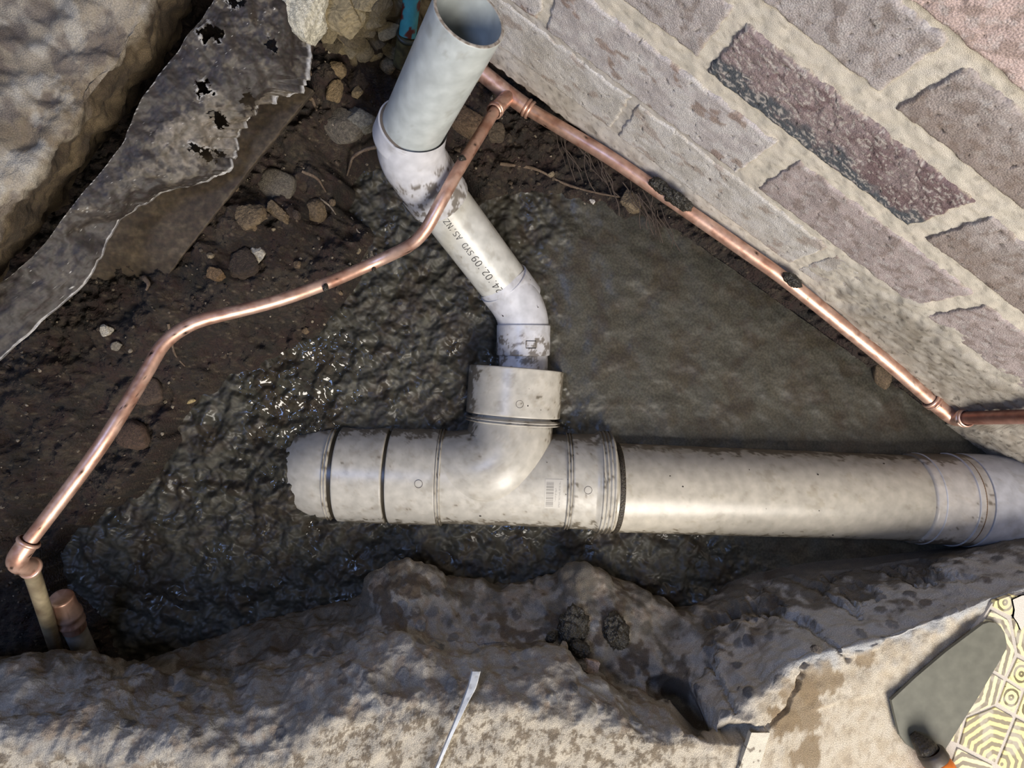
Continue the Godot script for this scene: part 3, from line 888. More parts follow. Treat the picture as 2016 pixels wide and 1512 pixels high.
	for j in FN:
		for i in FN:
			var x := lerpf(FX0, FX1, float(i) / (FN - 1))
			var z := lerpf(FZ0, FZ1, float(j) / (FN - 1))
			var a := 0.0
			var b := 0.0
			for p: Vector3 in pts:
				var d := (p.x - x) * (p.x - x) + (p.z - z) * (p.z - z) + 0.00002
				var w := 1.0 / (d * sqrt(d))
				a += p.y * w
				b += w
			var h := a / b
			var md := mud_at(x, z)
			var sd := outline_distance(Vector2(x, z), rim)
			if sd < 0.0:
				h = minf(h, md - 0.012 + 0.35 * sd)
			else:
				h = maxf(h, md + 0.002 + 0.3 * minf(sd, 0.05))
			soil_h[j * FN + i] = h
	var x0 := -0.62
	var x1 := 0.62
	var z0 := -0.05
	var z1 := 0.98
	var nu := 560
	var nv := 490
	var P := PackedVector3Array()
	var C := PackedColorArray()
	P.resize(nu * nv)
	C.resize(nu * nv)
	var dark := rgb(38, 30, 23)
	var red := rgb(48, 33, 23)
	var pale := rgb(74, 63, 52)
	for j in nv:
		for i in nu:
			var x := lerpf(x0, x1, float(i) / (nu - 1))
			var z := lerpf(z0, z1, float(j) / (nv - 1))
			var k := j * nu + i
			P[k] = Vector3(x, soil_at(x, z) + soil_relief(x, z), z)
			var yy := P[k].y
			var n1: float = nz["b"].get_noise_3d(x + 2, yy, z)
			var n2: float = nz["c"].get_noise_3d(x, yy, z + 4)
			var c := mixc(dark, red, 0.5 + 1.4 * n1)
			c = mixc(c, pale, sstep(0.05, 0.4, n2 + 0.6 * nz["a"].get_noise_2d(x * 2, z * 2 + 3)) * 0.55)
			c = mixc(c, rgb(120, 106, 88), sstep(0.5, 0.62, nz["d"].get_noise_3d(x + 8, yy, z)) * 0.5)
			C[k] = c
	var o := single("soil", surf(P, nu, nv, C, Vector3(0, 1, 0)), M["soil"], "dark brown crumbly earth sloping down into the pit beside the black sheet", "soil")
	o.set_meta("kind", "stuff")
	# grit: pale crumbs too small to pick out one by one
	var mm := MultiMesh.new()
	mm.transform_format = MultiMesh.TRANSFORM_3D
	mm.use_colors = true
	mm.mesh = lump(77, 0.9, 9, 6, Color(1, 1, 1), 0.1)
	mm.instance_count = 7000
	var rng := RandomNumberGenerator.new()
	rng.seed = 5
	for k in 7000:
		var x := rng.randf_range(-0.55, 0.25)
		var z := rng.randf_range(0.0, 0.85)
		var sz := 0.0012 + 0.0042 * pow(rng.randf(), 3.0)
		var b := Basis(Vector3(rng.randfn(), rng.randfn(), rng.randfn()).normalized(), rng.randf() * TAU).scaled(Vector3(sz, sz * 0.7, sz * rng.randf_range(0.6, 1.4)))
		mm.set_instance_transform(k, Transform3D(b, Vector3(x, soil_at(x, z) + soil_relief(x, z) + sz * 0.15, z)))
		var t := rng.randf()
		mm.set_instance_color(k, mixc(rgb(66, 52, 40), rgb(176, 162, 140), pow(t, 5.0)))
	var g := MultiMeshInstance3D.new()
	g.name = "grit"
	g.multimesh = mm
	g.material_override = M["stone"]
	g.set_meta("kind", "stuff")
	g.set_meta("label", "scattered fine crumbs and grit lying over the brown earth")
	g.set_meta("category", "grit")
	add_child(g)


# distance to a closed outline, negative inside
func outline_distance(p: Vector2, poly: PackedVector2Array) -> float:
	var d := 9.0
	var inside := false
	var a := poly[poly.size() - 1]
	for b in poly:
		var ab := b - a
		d = minf(d, (p - a - ab * clampf((p - a).dot(ab) / ab.length_squared(), 0.0, 1.0)).length_squared())
		if (a.y > p.y) != (b.y > p.y) and p.x < ab.x * (p.y - a.y) / ab.y + a.x:
			inside = not inside
		a = b
	return -sqrt(d) if inside else sqrt(d)

func mud_at(x: float, z: float) -> float:
	return -0.185 + 0.035 * x - 0.03 * (z - 0.1)

func build_mud() -> void:
	var x0 := -0.50
	var x1 := 0.56
	var z0 := 0.004
	var z1 := 0.86
	var nu := 700
	var nv := 570
	var P := PackedVector3Array()
	var C := PackedColorArray()
	P.resize(nu * nv)
	C.resize(nu * nv)
	var floated := PackedByteArray()
	floated.resize(nu * nv)
	var heap := Vector3(-0.2082, -0.2, 0.5384)
	var dark := rgb(64, 61, 54)
	var green := rgb(80, 77, 66)
	var brown := rgb(68, 58, 47)
	for j in nv:
		for i in nu:
			var x := lerpf(x0, x1, float(i) / (nu - 1))
			var z := lerpf(z0, z1, float(j) / (nv - 1))
			var k := j * nu + i
			# lumpy and runny on the left, smoothed by a float between the riser and the wall
			var smooth := sstep(-0.14, -0.02, x - 0.35 * (z - 0.22) + 0.05 * nz["a"].get_noise_2d(x, z)) * sstep(0.31, 0.23, z - 0.1 * x + 0.02 * nz["b"].get_noise_2d(x, z))
			var cl: float = nz["cell"].get_noise_2d(x + 0.1 * nz["b"].get_noise_2d(x, z) * 0.1, z)
			var cl2: float = nz["cell2"].get_noise_2d(x, z)
			var rough: float = 0.008 * nz["b"].get_noise_2d(x, z) - 0.0032 * (cl + 0.6) * (1.0 + 1.4 * nz["a"].get_noise_2d(x, z)) - 0.0010 * (cl2 + 0.6) + 0.0010 * nz["c"].get_noise_2d(x, z)
			var calm: float = 0.003 * nz["a"].get_noise_2d(x * 1.5, z * 1.5) + 0.0008 * nz["b"].get_noise_2d(x * 0.8, z) + 0.00025 * nz["c"].get_noise_2d(x, z) + 0.00015 * nz["d"].get_noise_2d(x, z)
			var hd := Vector2(x - heap.x, z - heap.z).length()
			var heaped: float = 0.024 * exp(-pow(hd / 0.045, 2.0)) + 0.6 * maxf(rough, -0.004) * exp(-pow(hd / 0.08, 2.0))
			P[k] = Vector3(x, mud_at(x, z) + lerpf(rough, calm, smooth) + heaped, z)
			floated[k] = 1 if smooth > 0.5 else 0
			var n1: float = nz["b"].get_noise_2d(x + 4, z)
			var c := mixc(dark, green, 0.4 * smooth + 0.5 + n1)
			c = mixc(c, brown, sstep(0.0, 0.3, nz["a"].get_noise_2d(x * 1.7 + 9, z * 1.7)) * 0.6)
			C[k] = c
	var o := thing("wet_concrete", "dark grey wet concrete poured round the white drain pipe", "wet concrete")
	var inv := PackedByteArray()
	inv.resize(nu * nv)
	var dry := PackedByteArray()
	var wet := PackedByteArray()
	dry.resize(nu * nv)
	wet.resize(nu * nv)
	var pool := Vector3(-0.2772, -0.2, 0.4396)
	for k in inv.size():
		inv[k] = 1 - floated[k]
		var e := Vector2(P[k].x - pool.x, P[k].z - pool.z).rotated(-0.9) / Vector2(0.13, 0.06)
		var standing: bool = e.length() + 0.9 * nz["b"].get_noise_2d(P[k].x, P[k].z) + 0.4 * nz["c"].get_noise_2d(P[k].x, P[k].z) < 0.95
		wet[k] = 0 if standing and not floated[k] else 1
		dry[k] = 1 if floated[k] or standing else 0
	part("runny_pour", surf(P, nu, nv, C, Vector3(0, 1, 0), false, dry), M["mud"], o)
	part("wet_film", surf(P, nu, nv, C, Vector3(0, 1, 0), false, wet), M["slurry"], o)
	part("floated_pour", surf(P, nu, nv, C, Vector3(0, 1, 0), false, inv), M["floated"], o)
	o.set_meta("kind", "stuff")


# ================================================================ rubble bank at the top
func build_rubble() -> void:
	var rows := [
		[Vector3(-0.4719, 0, 0.0733), Vector3(-0.4379, 0.01, 0.0549), Vector3(-0.4093, 0.01, 0.0315), Vector3(-0.3744, 0, -0.0001), Vector3(-0.3292, -0.02, -0.0226)],
		[Vector3(-0.4486, -0.02, 0.1056), Vector3(-0.4215, -0.015, 0.0848), Vector3(-0.3961, -0.02, 0.0635), Vector3(-0.3664, -0.03, 0.0382), Vector3(-0.3211, -0.05, 0.0131)],
		[Vector3(-0.433, -0.04, 0.1159), Vector3(-0.4091, -0.04, 0.1003), Vector3(-0.3882, -0.05, 0.0796), Vector3(-0.3565, -0.06, 0.054), Vector3(-0.3229, -0.08, 0.0271)],
		[Vector3(-0.4289, -0.07, 0.1242), Vector3(-0.4049, -0.08, 0.1067), Vector3(-0.3811, -0.09, 0.0868), Vector3(-0.3511, -0.1, 0.0638), Vector3(-0.3197, -0.11, 0.04)],
		[Vector3(-0.4417, -0.12, 0.1212), Vector3(-0.4105, -0.13, 0.105), Vector3(-0.3814, -0.14, 0.0835), Vector3(-0.3567, -0.15, 0.0581), Vector3(-0.3262, -0.16, 0.0281)]]
	var nu := 170
	var nv := 150
	var P := patch(rows, nu, nv, 0.6)
	var N := normals_of(P, nu, nv)
	var C := PackedColorArray()
	C.resize(nu * nv)
	for k in P.size():
		var p := P[k]
		var cl: float = nz["cell3"].get_noise_3dv(p * 1.6)
		P[k] = p + N[k] * (0.006 * sstep(-1.0, -0.7, cl) + 0.004 * nz["b"].get_noise_3dv(p) + 0.002 * nz["c"].get_noise_3dv(p) - 0.003)
		var c := mixc(rgb(132, 118, 90), rgb(78, 66, 48), 0.5 + 1.5 * nz["b"].get_noise_3dv(p + Vector3(1, 1, 1)))
		c = mixc(c, rgb(84, 68, 48), sstep(0.05, 0.3, nz["c"].get_noise_3dv(p)) * 0.5)
		C[k] = c
	var o := single("rubble_bank", surf(P, nu, nv, C, Vector3(0, 1, 0)), M["mortar"], "bank of crumbling yellowish mortar below the copper pipe at the top", "rubble")
	o.set_meta("kind", "stuff")
	var places := [[665, 28, 62], [650, 62, 30], [690, 70, 36], [672, 52, 24], [712, 60, 34], [705, 30, 30], [735, 40, 32], [740, 75, 34], [765, 60, 30], [712, 95, 34], [735, 100, 30], [690, 98, 26], [660, 90, 24], [765, 95, 28], [750, 15, 36], [720, 5, 34], [785, 85, 24], [648, 85, 18]]
	var at := [Vector3(-0.4173, -0.02, 0.1046), Vector3(-0.4203, -0.035, 0.1173), Vector3(-0.4047, -0.04, 0.1066), Vector3(-0.4124, -0.03, 0.1084), Vector3(-0.3991, -0.04, 0.0956), Vector3(-0.4039, -0.025, 0.0914), Vector3(-0.3938, -0.035, 0.0822), Vector3(-0.3897, -0.055, 0.0872), Vector3(-0.3802, -0.045, 0.077), Vector3(-0.397, -0.06, 0.1028), Vector3(-0.3901, -0.07, 0.0938), Vector3(-0.405, -0.06, 0.111), Vector3(-0.4172, -0.055, 0.1188), Vector3(-0.3793, -0.07, 0.0818), Vector3(-0.3889, -0.02, 0.0738), Vector3(-0.4009, -0.015, 0.081), Vector3(-0.3722, -0.065, 0.073), Vector3(-0.4212, -0.05, 0.1222)]
	var said := ["largest dry mortar lump of the bank, close right of the whitish rock", "yellowish mortar lump just under the lower end of the whitish rock", "mortar lump in the middle of the bank, in the second row down", "small mortar lump wedged below the largest lump of the bank",
		"mortar lump at the centre of the bank, right of the second-row lump", "mortar lump in the upper middle of the bank below the frame edge", "mortar lump in the upper right of the bank, under the copper pipe", "mortar lump right of centre in the bank, half way to the painted pipe",
		"mortar lump on the right of the bank beside the painted pipe", "bottom-row mortar lump below the centre of the bank", "bottom-row mortar lump third from the painted pipe", "small bottom-row mortar lump left of centre in the bank",
		"small mortar lump at the lower left corner of the bank", "bottom-row mortar lump second from the painted pipe", "topmost mortar lump on the right, against the copper pipe", "mortar lump cut by the top edge of the photo, right of the largest lump",
		"mortar lump nearest the foot of the painted pipe", "smallest mortar crumb under the whitish rock"]
	for k in places.size():
		var sz: float = places[k][2] * 0.85 / 1250.0
		var m := lump(500 + k, 1.0, 40, 24, mixc(rgb(150, 136, 106), rgb(84, 74, 56), float((k * 7) % 5) / 4.0), 0.5)
		var s := single("mortar_lump", m, M["mortar"], said[k], "rubble", at[k], "mortar lumps in the bank")
		s.transform = Transform3D(Basis(Vector3(0.3, 1, 0.2).normalized(), k * 1.7).scaled_local(Vector3(sz * 1.3, sz * 0.6, sz)), at[k])


# ================================================================ white drain
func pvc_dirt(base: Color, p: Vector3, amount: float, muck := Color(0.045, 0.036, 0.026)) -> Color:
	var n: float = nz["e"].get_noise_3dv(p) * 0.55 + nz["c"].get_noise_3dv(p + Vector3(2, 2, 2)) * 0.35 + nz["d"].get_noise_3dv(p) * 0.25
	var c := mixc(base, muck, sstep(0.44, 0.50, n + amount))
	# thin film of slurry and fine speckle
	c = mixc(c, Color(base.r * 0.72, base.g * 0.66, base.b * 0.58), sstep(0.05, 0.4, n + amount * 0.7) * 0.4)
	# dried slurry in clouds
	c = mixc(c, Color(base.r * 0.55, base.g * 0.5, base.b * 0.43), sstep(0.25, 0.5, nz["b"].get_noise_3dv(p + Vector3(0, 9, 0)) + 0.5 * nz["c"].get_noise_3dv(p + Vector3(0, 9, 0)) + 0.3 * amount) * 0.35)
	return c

func build_drain() -> void:
	var warm := rgb(190, 185, 174)
	var cool := rgb(186, 192, 191)
	var lilac := rgb(203, 203, 207)
	var muck := rgb(58, 50, 40)
	var d := thing("drain_pipe", "white plastic drain with a branch junction, riser and tall open pipe in wet concrete", "drain pipe")
	var pvc: Material = M["pvc"]
	# --- the horizontal run: axis of the fittings, from the buried bend to the ribbed socket
	var A := Vector3(-0.1785, -0.2225, 0.5039)
	var B := Vector3(0.1131, -0.1835, 0.3173)
	var ax := (B - A).normalized()
	var L := A.distance_to(B)
	var unit := L / 544.0     # metres for one step along the axis
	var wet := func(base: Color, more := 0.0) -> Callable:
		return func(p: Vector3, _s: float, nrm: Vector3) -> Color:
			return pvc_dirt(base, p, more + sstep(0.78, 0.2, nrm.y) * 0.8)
	var plain := func(base: Color) -> Callable:
		return func(p: Vector3, _s: float, _n: Vector3) -> Color:
			return pvc_dirt(base, p, -0.12)
	var mucky := func(_p: Vector3, _s: float, _n: Vector3) -> Color: return muck
	# bend that dives into the concrete
	var rb := 0.032
	var bend := []
	var down := Vector3(0, -1, 0)
	down = (down - ax * down.dot(ax)).normalized()
	for k in 30:
		var a := k / 29.0 * 1.5
		bend.append([A + down * rb - down * rb * cos(a) - ax * rb * sin(a), -ax * cos(a) + down * sin(a), 0.0588])
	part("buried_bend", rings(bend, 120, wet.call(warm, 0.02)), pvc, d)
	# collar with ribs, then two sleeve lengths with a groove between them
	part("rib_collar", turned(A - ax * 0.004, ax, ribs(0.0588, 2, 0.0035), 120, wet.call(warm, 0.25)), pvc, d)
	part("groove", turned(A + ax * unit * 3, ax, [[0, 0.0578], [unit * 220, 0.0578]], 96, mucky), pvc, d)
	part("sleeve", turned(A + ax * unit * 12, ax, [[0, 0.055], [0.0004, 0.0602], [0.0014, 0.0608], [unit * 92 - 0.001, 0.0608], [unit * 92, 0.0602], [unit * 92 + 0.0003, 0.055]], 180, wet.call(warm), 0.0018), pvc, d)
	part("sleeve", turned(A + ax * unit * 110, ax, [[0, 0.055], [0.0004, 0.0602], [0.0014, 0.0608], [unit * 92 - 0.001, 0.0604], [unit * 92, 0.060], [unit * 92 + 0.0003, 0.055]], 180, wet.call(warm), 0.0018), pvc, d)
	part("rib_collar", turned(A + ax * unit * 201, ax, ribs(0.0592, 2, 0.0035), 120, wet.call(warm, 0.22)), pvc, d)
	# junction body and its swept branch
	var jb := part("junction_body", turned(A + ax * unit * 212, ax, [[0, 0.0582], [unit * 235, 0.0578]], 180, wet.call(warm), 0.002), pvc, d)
	var sweep := bent([Vector3(-0.0971, -0.2102, 0.447), Vector3(-0.0135, -0.1787, 0.3792), Vector3(-0.0373, -0.1921, 0.322)], 0.06, 0.003)
	var tube := path_rings(sweep, 0.0535)
	for k in tube.size():
		tube[k][2] = lerpf(0.046, 0.0535, sstep(0.1, 0.75, float(k) / tube.size())) - 0.0025 * sstep(0.8, 1.0, float(k) / tube.size())
	part("branch", rings(tube, 150, wet.call(warm, 0.03)), pvc, jb)
	var C0 := Vector3(-0.0372, -0.1912, 0.3234)
	var C1 := Vector3(-0.0692, -0.1893, 0.2683)
	var cd := (C1 - C0).normalized()
	var cl := C0.distance_to(C1)
	part("rib_collar", turned(C0 - cd * 0.006, cd, ribs(0.0575, 2, 0.0032), 120, wet.call(warm, 0.2)), pvc, d)
	part("reducer", turned(C0 + cd * 0.004, cd, [[0, 0.052], [0.0003, 0.0582], [0.001, 0.0588], [cl - 0.006, 0.0592], [cl - 0.005, 0.0586], [cl - 0.0044, 0.020]], 180, wet.call(warm, 0.05), 0.0018), pvc, d)
	part("rib_collar", turned(A + ax * unit * 445, ax, ribs(0.0588, 2, 0.0035), 120, wet.call(warm, 0.25)), pvc, d)
	part("socket", turned(A + ax * unit * 456, ax, [[0, 0.0575], [0.0006, 0.0594], [unit * 46, 0.0596], [unit * 54, 0.0622], [unit * 56, 0.0622]], 150, wet.call(warm, 0.08), 0.002), pvc, d)
	part("rubber_ring_socket", turned(A + ax * unit * 509, ax, ribs(0.0622, 4, 0.0045), 130, wet.call(warm, 0.2)), pvc, d)
	# --- long pipe to the right
	var Q0 := Vector3(0.1103, -0.1865, 0.3269)
	var Q1 := Vector3(0.4142, -0.1622, 0.136)
	var q := (Q1 - Q0).normalized()
	var QL := Q0.distance_to(Q1)
	var u2 := QL / 545.0
	part("main_pipe", turned(Q0, q, [[0, 0.0556], [u2 * 600, 0.0545]], 200, wet.call(rgb(188, 181, 166), -0.16), 0.0022), pvc, d)
	part("mud_ring", turned(Q0 + q * u2 * 8, q, [[0, 0.0556], [0.0008, 0.0572], [u2 * 9, 0.0568], [u2 * 10, 0.0554]], 120, func(p: Vector3, _s: float, _n: Vector3) -> Color: return mixc(muck, rgb(84, 76, 64), 0.5 + nz["c"].get_noise_3dv(p))), M["clod"], d)
	var coupl := part("coupling", turned(Q0 + q * u2 * 590, q, [[0, 0.054], [0.0008, 0.0566], [0.003, 0.0574], [u2 * 78, 0.058], [u2 * 80, 0.0592], [u2 * 106, 0.0592]], 170, wet.call(rgb(202, 196, 188), 0.10), 0.0022), pvc, d)
	part("seam", turned(Q0 + q * u2 * 607, q, [[0, 0.0574], [0.0006, 0.0584], [0.0016, 0.0584], [0.0022, 0.0574]], 140, plain.call(lilac)), pvc, coupl)
	part("seam", turned(Q0 + q * u2 * 668, q, [[0, 0.0574], [0.0006, 0.0596], [0.0016, 0.0596], [0.0022, 0.0584]], 140, plain.call(lilac)), pvc, coupl)
	part("mud_groove", turned(Q0 + q * u2 * 672, q, [[0, 0.0588], [u2 * 10, 0.0593]], 120, func(p: Vector3, _s: float, _n: Vector3) -> Color: return pvc_dirt(rgb(120, 92, 66), p, 0.0)), pvc, coupl)
	part("inspection_body", turned(Q0 + q * u2 * 698, q, [[0, 0.0575], [0.0004, 0.0592], [0.001, 0.0598], [u2 * 98, 0.0598], [u2 * 99, 0.0604], [u2 * 104, 0.0604], [u2 * 105, 0.0598], [u2 * 300, 0.0598]], 170, plain.call(lilac), 0.0025), pvc, d)
	var capc := Q0 + q * u2 * 858 + Vector3(0, 0.045, 0)
	part("access_cap", turned(capc, Vector3.UP, [[0, 0.052], [0.020, 0.052], [0.022, 0.0505], [0.022, 0.046], [0.0195, 0.0455], [0.0195, 0.0001]], 120, plain.call(rgb(196, 204, 208)), 0.004), pvc, d)
	# --- riser
	var E0 := Vector3(-0.0589, -0.1835, 0.2699)
	var E1 := Vector3(-0.1003, -0.177, 0.2102)
	var R1 := Vector3(-0.1436, -0.1662, 0.1948)
	var R0 := Vector3(-0.2519, -0.1057, 0.1719)
	var U := Vector3(-0.2945, -0.0552, 0.1649)
	var T0 := Vector3(-0.2996, -0.0272, 0.1501)
	var T1 := Vector3(-0.2801, 0.1001, 0.0896)
	var e1 := (E1 - E0).normalized()
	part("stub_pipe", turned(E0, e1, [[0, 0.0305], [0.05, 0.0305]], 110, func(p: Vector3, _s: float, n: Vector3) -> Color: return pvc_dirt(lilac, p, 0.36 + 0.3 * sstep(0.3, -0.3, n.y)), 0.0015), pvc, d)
	var r1 := (R0 - R1).normalized()
	var lo := bent([E0 + e1 * 0.022, E1, R1], 0.020, 0.002)
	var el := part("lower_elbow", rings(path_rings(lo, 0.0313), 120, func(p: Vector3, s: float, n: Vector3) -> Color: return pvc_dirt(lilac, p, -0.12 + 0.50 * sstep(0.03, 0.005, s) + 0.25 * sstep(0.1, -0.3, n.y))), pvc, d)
	var s1 := E0.distance_to(E1)
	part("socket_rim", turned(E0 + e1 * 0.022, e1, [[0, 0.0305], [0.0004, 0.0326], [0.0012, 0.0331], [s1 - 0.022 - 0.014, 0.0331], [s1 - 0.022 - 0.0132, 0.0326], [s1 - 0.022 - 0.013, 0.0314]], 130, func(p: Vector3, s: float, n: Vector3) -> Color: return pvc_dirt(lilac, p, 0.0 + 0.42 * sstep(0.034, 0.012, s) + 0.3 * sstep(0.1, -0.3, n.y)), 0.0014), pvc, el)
	var rr := R1.distance_to(E1)
	part("socket_rim", turned(R1, -r1, [[0, 0.0300], [0.0003, 0.0326], [0.0012, 0.0331], [rr - 0.014, 0.0331], [rr - 0.0132, 0.0326], [rr - 0.013, 0.0314]], 130, func(p: Vector3, _s: float, _n: Vector3) -> Color: return pvc_dirt(lilac, p, -0.10), 0.0014), pvc, el)
	part("moulded_panel", panel_frame(E0 + e1 * 0.036, e1, 0.0333), flat(rgb(92, 82, 70), 0.6), el)
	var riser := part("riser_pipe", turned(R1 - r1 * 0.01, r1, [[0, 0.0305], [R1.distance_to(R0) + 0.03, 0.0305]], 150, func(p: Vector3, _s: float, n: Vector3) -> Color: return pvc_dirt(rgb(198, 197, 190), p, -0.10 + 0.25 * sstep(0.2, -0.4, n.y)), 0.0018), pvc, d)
	part("joint_ring", turned(R1 + r1 * 0.0004, r1, [[0, 0.0306], [0.0001, 0.0312], [0.0012, 0.0312], [0.0016, 0.0304]], 110, func(p: Vector3, _s: float, _n: Vector3) -> Color: return rgb(108, 94, 82)), pvc, riser)
	printed(riser, "24/02/09", R1 + r1 * 0.0045, r1, 0.0305, 0.0136, -0.50)
	printed(riser, "SYD AS/NZ", R1 + r1 * 0.063, r1, 0.0305, 0.0108, -0.50)
	var u0 := (T0 - U).normalized()
	var hi := bent([R0 - r1 * 0.0, U, T0], 0.030, 0.002)
	var ue := part("upper_elbow", rings(path_rings(hi, 0.0342), 140, func(p: Vector3, s: float, n: Vector3) -> Color: return pvc_dirt(lilac, p, -0.28 + 0.70 * sstep(0.066, 0.050, s))), pvc, d)
	part("socket_rim", turned(R0 - r1 * 0.0006, r1, [[0, 0.0300], [0.0003, 0.0343], [0.0014, 0.0348], [0.022, 0.0348], [0.0235, 0.0341]], 130, func(p: Vector3, _s: float, _n: Vector3) -> Color: return pvc_dirt(lilac, p, 0.30), 0.0014), pvc, ue)
	var up := (T1 - T0).normalized()
	part("socket_rim", turned(T0 - up * 0.022, up, [[0, 0.0338], [0.002, 0.0346], [0.0225, 0.0347], [0.0232, 0.0343], [0.0233, 0.0300]], 140, func(p: Vector3, _s: float, _n: Vector3) -> Color: return pvc_dirt(lilac, p, -0.3), 0.002), pvc, ue)
	part("joint_ring", turned(T0 + up * 0.0006, up, [[0, 0.0306], [0.0001, 0.0332], [0.0012, 0.0330], [0.0016, 0.0304]], 130, func(p: Vector3, _s: float, _n: Vector3) -> Color: return rgb(110, 100, 90)), pvc, ue)
	# the tall pipe: open at the top, saw-cut rim
	var tl := T0.distance_to(T1)
	var tall := part("tall_pipe", turned(T0 - up * 0.02, up, [[0, 0.0306], [tl + 0.0185, 0.0308], [tl + 0.0196, 0.0305], [tl + 0.02, 0.0300]], 150, func(p: Vector3, _s: float, _n: Vector3) -> Color: return pvc_dirt(cool, p, -0.34), 0.003), pvc, d)
	part("cut_rim", turned(T0 - up * 0.02, up, [[tl + 0.0196, 0.0306], [tl + 0.0201, 0.0303], [tl + 0.0201, 0.0281], [tl + 0.0196, 0.0279]], 150, func(p: Vector3, _s: float, _n: Vector3) -> Color: return mixc(rgb(190, 182, 170), rgb(128, 116, 102), 0.5 + 1.6 * nz["c"].get_noise_3dv(p * 2.0))), pvc, tall)
	part("bore", rings(path_rings(bent([R0, U, T0, T1 + up * 0.0001], 0.030, 0.002), 0.0280), 130, func(_p: Vector3, _s: float, _n: Vector3) -> Color: return rgb(168, 174, 172), true, false), pvc, tall)
	# round ejector marks left by the mould
	ring_mark(d, A + ax * unit * 174, ax, 0.0608, Vector3(-0.0828, -0.1495, 0.4453), 0.0092)
	ring_mark(d, A + ax * unit * 483, ax, 0.0596, Vector3(0.0709, -0.129, 0.3481), 0.0088)
	ring_mark(d, C0.lerp(C1, 0.32), cd, 0.0589, Vector3(-0.0481, -0.1301, 0.3042), 0.0086)
	# bar-coded sticker
	sticker(jb, A + ax * unit * 421, ax, 0.0579, Vector3(0.0438, -0.1334, 0.374))
	# spatter of concrete stuck on the pipes
	var rng := RandomNumberGenerator.new()
	rng.seed = 91
	for k in 46:
		var s := rng.randf()
		var a := rng.randf_range(-1.1, 1.1)
		var base: Vector3
		var dir := ax
		var rad := 0.0605
		if k < 16:
			base = A.lerp(B, s)
			rad = 0.0585
		elif k < 26:
			base = Q0.lerp(Q1, s)
			dir = q
			rad = 0.0552
		elif k < 36:
			base = E0.lerp(E1, 0.3 + 0.7 * s) if k % 2 else E1.lerp(R1, s)
			dir = e1 if k % 2 else -r1
			rad = 0.0328
		else:
			base = C0.lerp(C1, s)
			dir = cd
			rad = 0.0587
		var out := dir.cross(Vector3.UP).normalized()
		var nrm := Vector3.UP * cos(a) + out * sin(a)
		nrm = (nrm - dir * nrm.dot(dir)).normalized()
		var sz := rng.randf_range(0.001, 0.003)
		var o := part("mud_spot", lump(700 + k % 4, 0.3, 10, 7, muck, 0.2), M["clod"], d)
		o.transform = Transform3D(Basis(dir, dir.cross(nrm).normalized(), nrm).scaled_local(Vector3(sz, sz * 0.8, sz * 0.35)), base + nrm * rad)

func ribs(r: float, n: int, pitch: float) -> Array:
	var out := [[0.0, r - 0.002]]
	for k in n:
		var s := k * pitch
		out.append_array([[s + pitch * 0.12, r - 0.0004], [s + pitch * 0.3, r + 0.0018], [s + pitch * 0.62, r + 0.0018], [s + pitch * 0.8, r - 0.0004]])
	out.append([n * pitch + 0.0006, r - 0.002])
	return out

func ring_mark(parent: Node3D, base: Vector3, dir: Vector3, rad: float, eye_side: Vector3, size: float) -> void:
	var nrm := eye_side - base
	nrm = (nrm - dir * nrm.dot(dir)).normalized()
	var side := dir.cross(nrm).normalized()
	var at := []
	for k in 33:
		var a := TAU * k / 32.0
		var w := side * cos(a) * size * 0.5
		var o := base + dir * sin(a) * size * 0.5 + (nrm * rad + w).normalized() * (rad + 0.0001)
		at.append([o, (dir * cos(a) - side * sin(a)).normalized(), 0.00022])
	part("mould_mark", rings(at, 6, func(_p: Vector3, _s: float, _n: Vector3) -> Color: return rgb(74, 66, 58)), M["pvc"], parent)

func panel_frame(base: Vector3, dir: Vector3, rad: float) -> ArrayMesh:
	var side := dir.cross(Vector3.UP).normalized()
	var nrm := side.cross(dir).normalized()
	var st := SurfaceTool.new()
	st.begin(Mesh.PRIMITIVE_TRIANGLES)
	var w := 0.0125
	var h := 0.0085
	for bar in 4:
		for k in 12:
			for tri in 6:
				var a: float = [0, 1, 1, 0, 1, 0][tri]
				var b: float = [0, 0, 1, 0, 1, 1][tri]
				var fx := (k + a) / 12.0
				var x := 0.0
				var yy := 0.0
				if bar < 2:
					x = lerpf(-w, w, fx) * 0.5
					yy = (h * 0.5 if bar == 0 else -h * 0.5) + (b - 0.5) * 0.0007
				else:
					x = (w * 0.5 if bar == 2 else -w * 0.5) + (b - 0.5) * 0.0007
					yy = lerpf(-h, h, fx) * 0.5
				var ang := (x + 0.005) / rad
				var n := nrm * cos(ang) + side * sin(ang)
				st.set_normal(n)
				st.add_vertex(base + dir * yy + n * (rad + 0.0002))
	return st.commit()

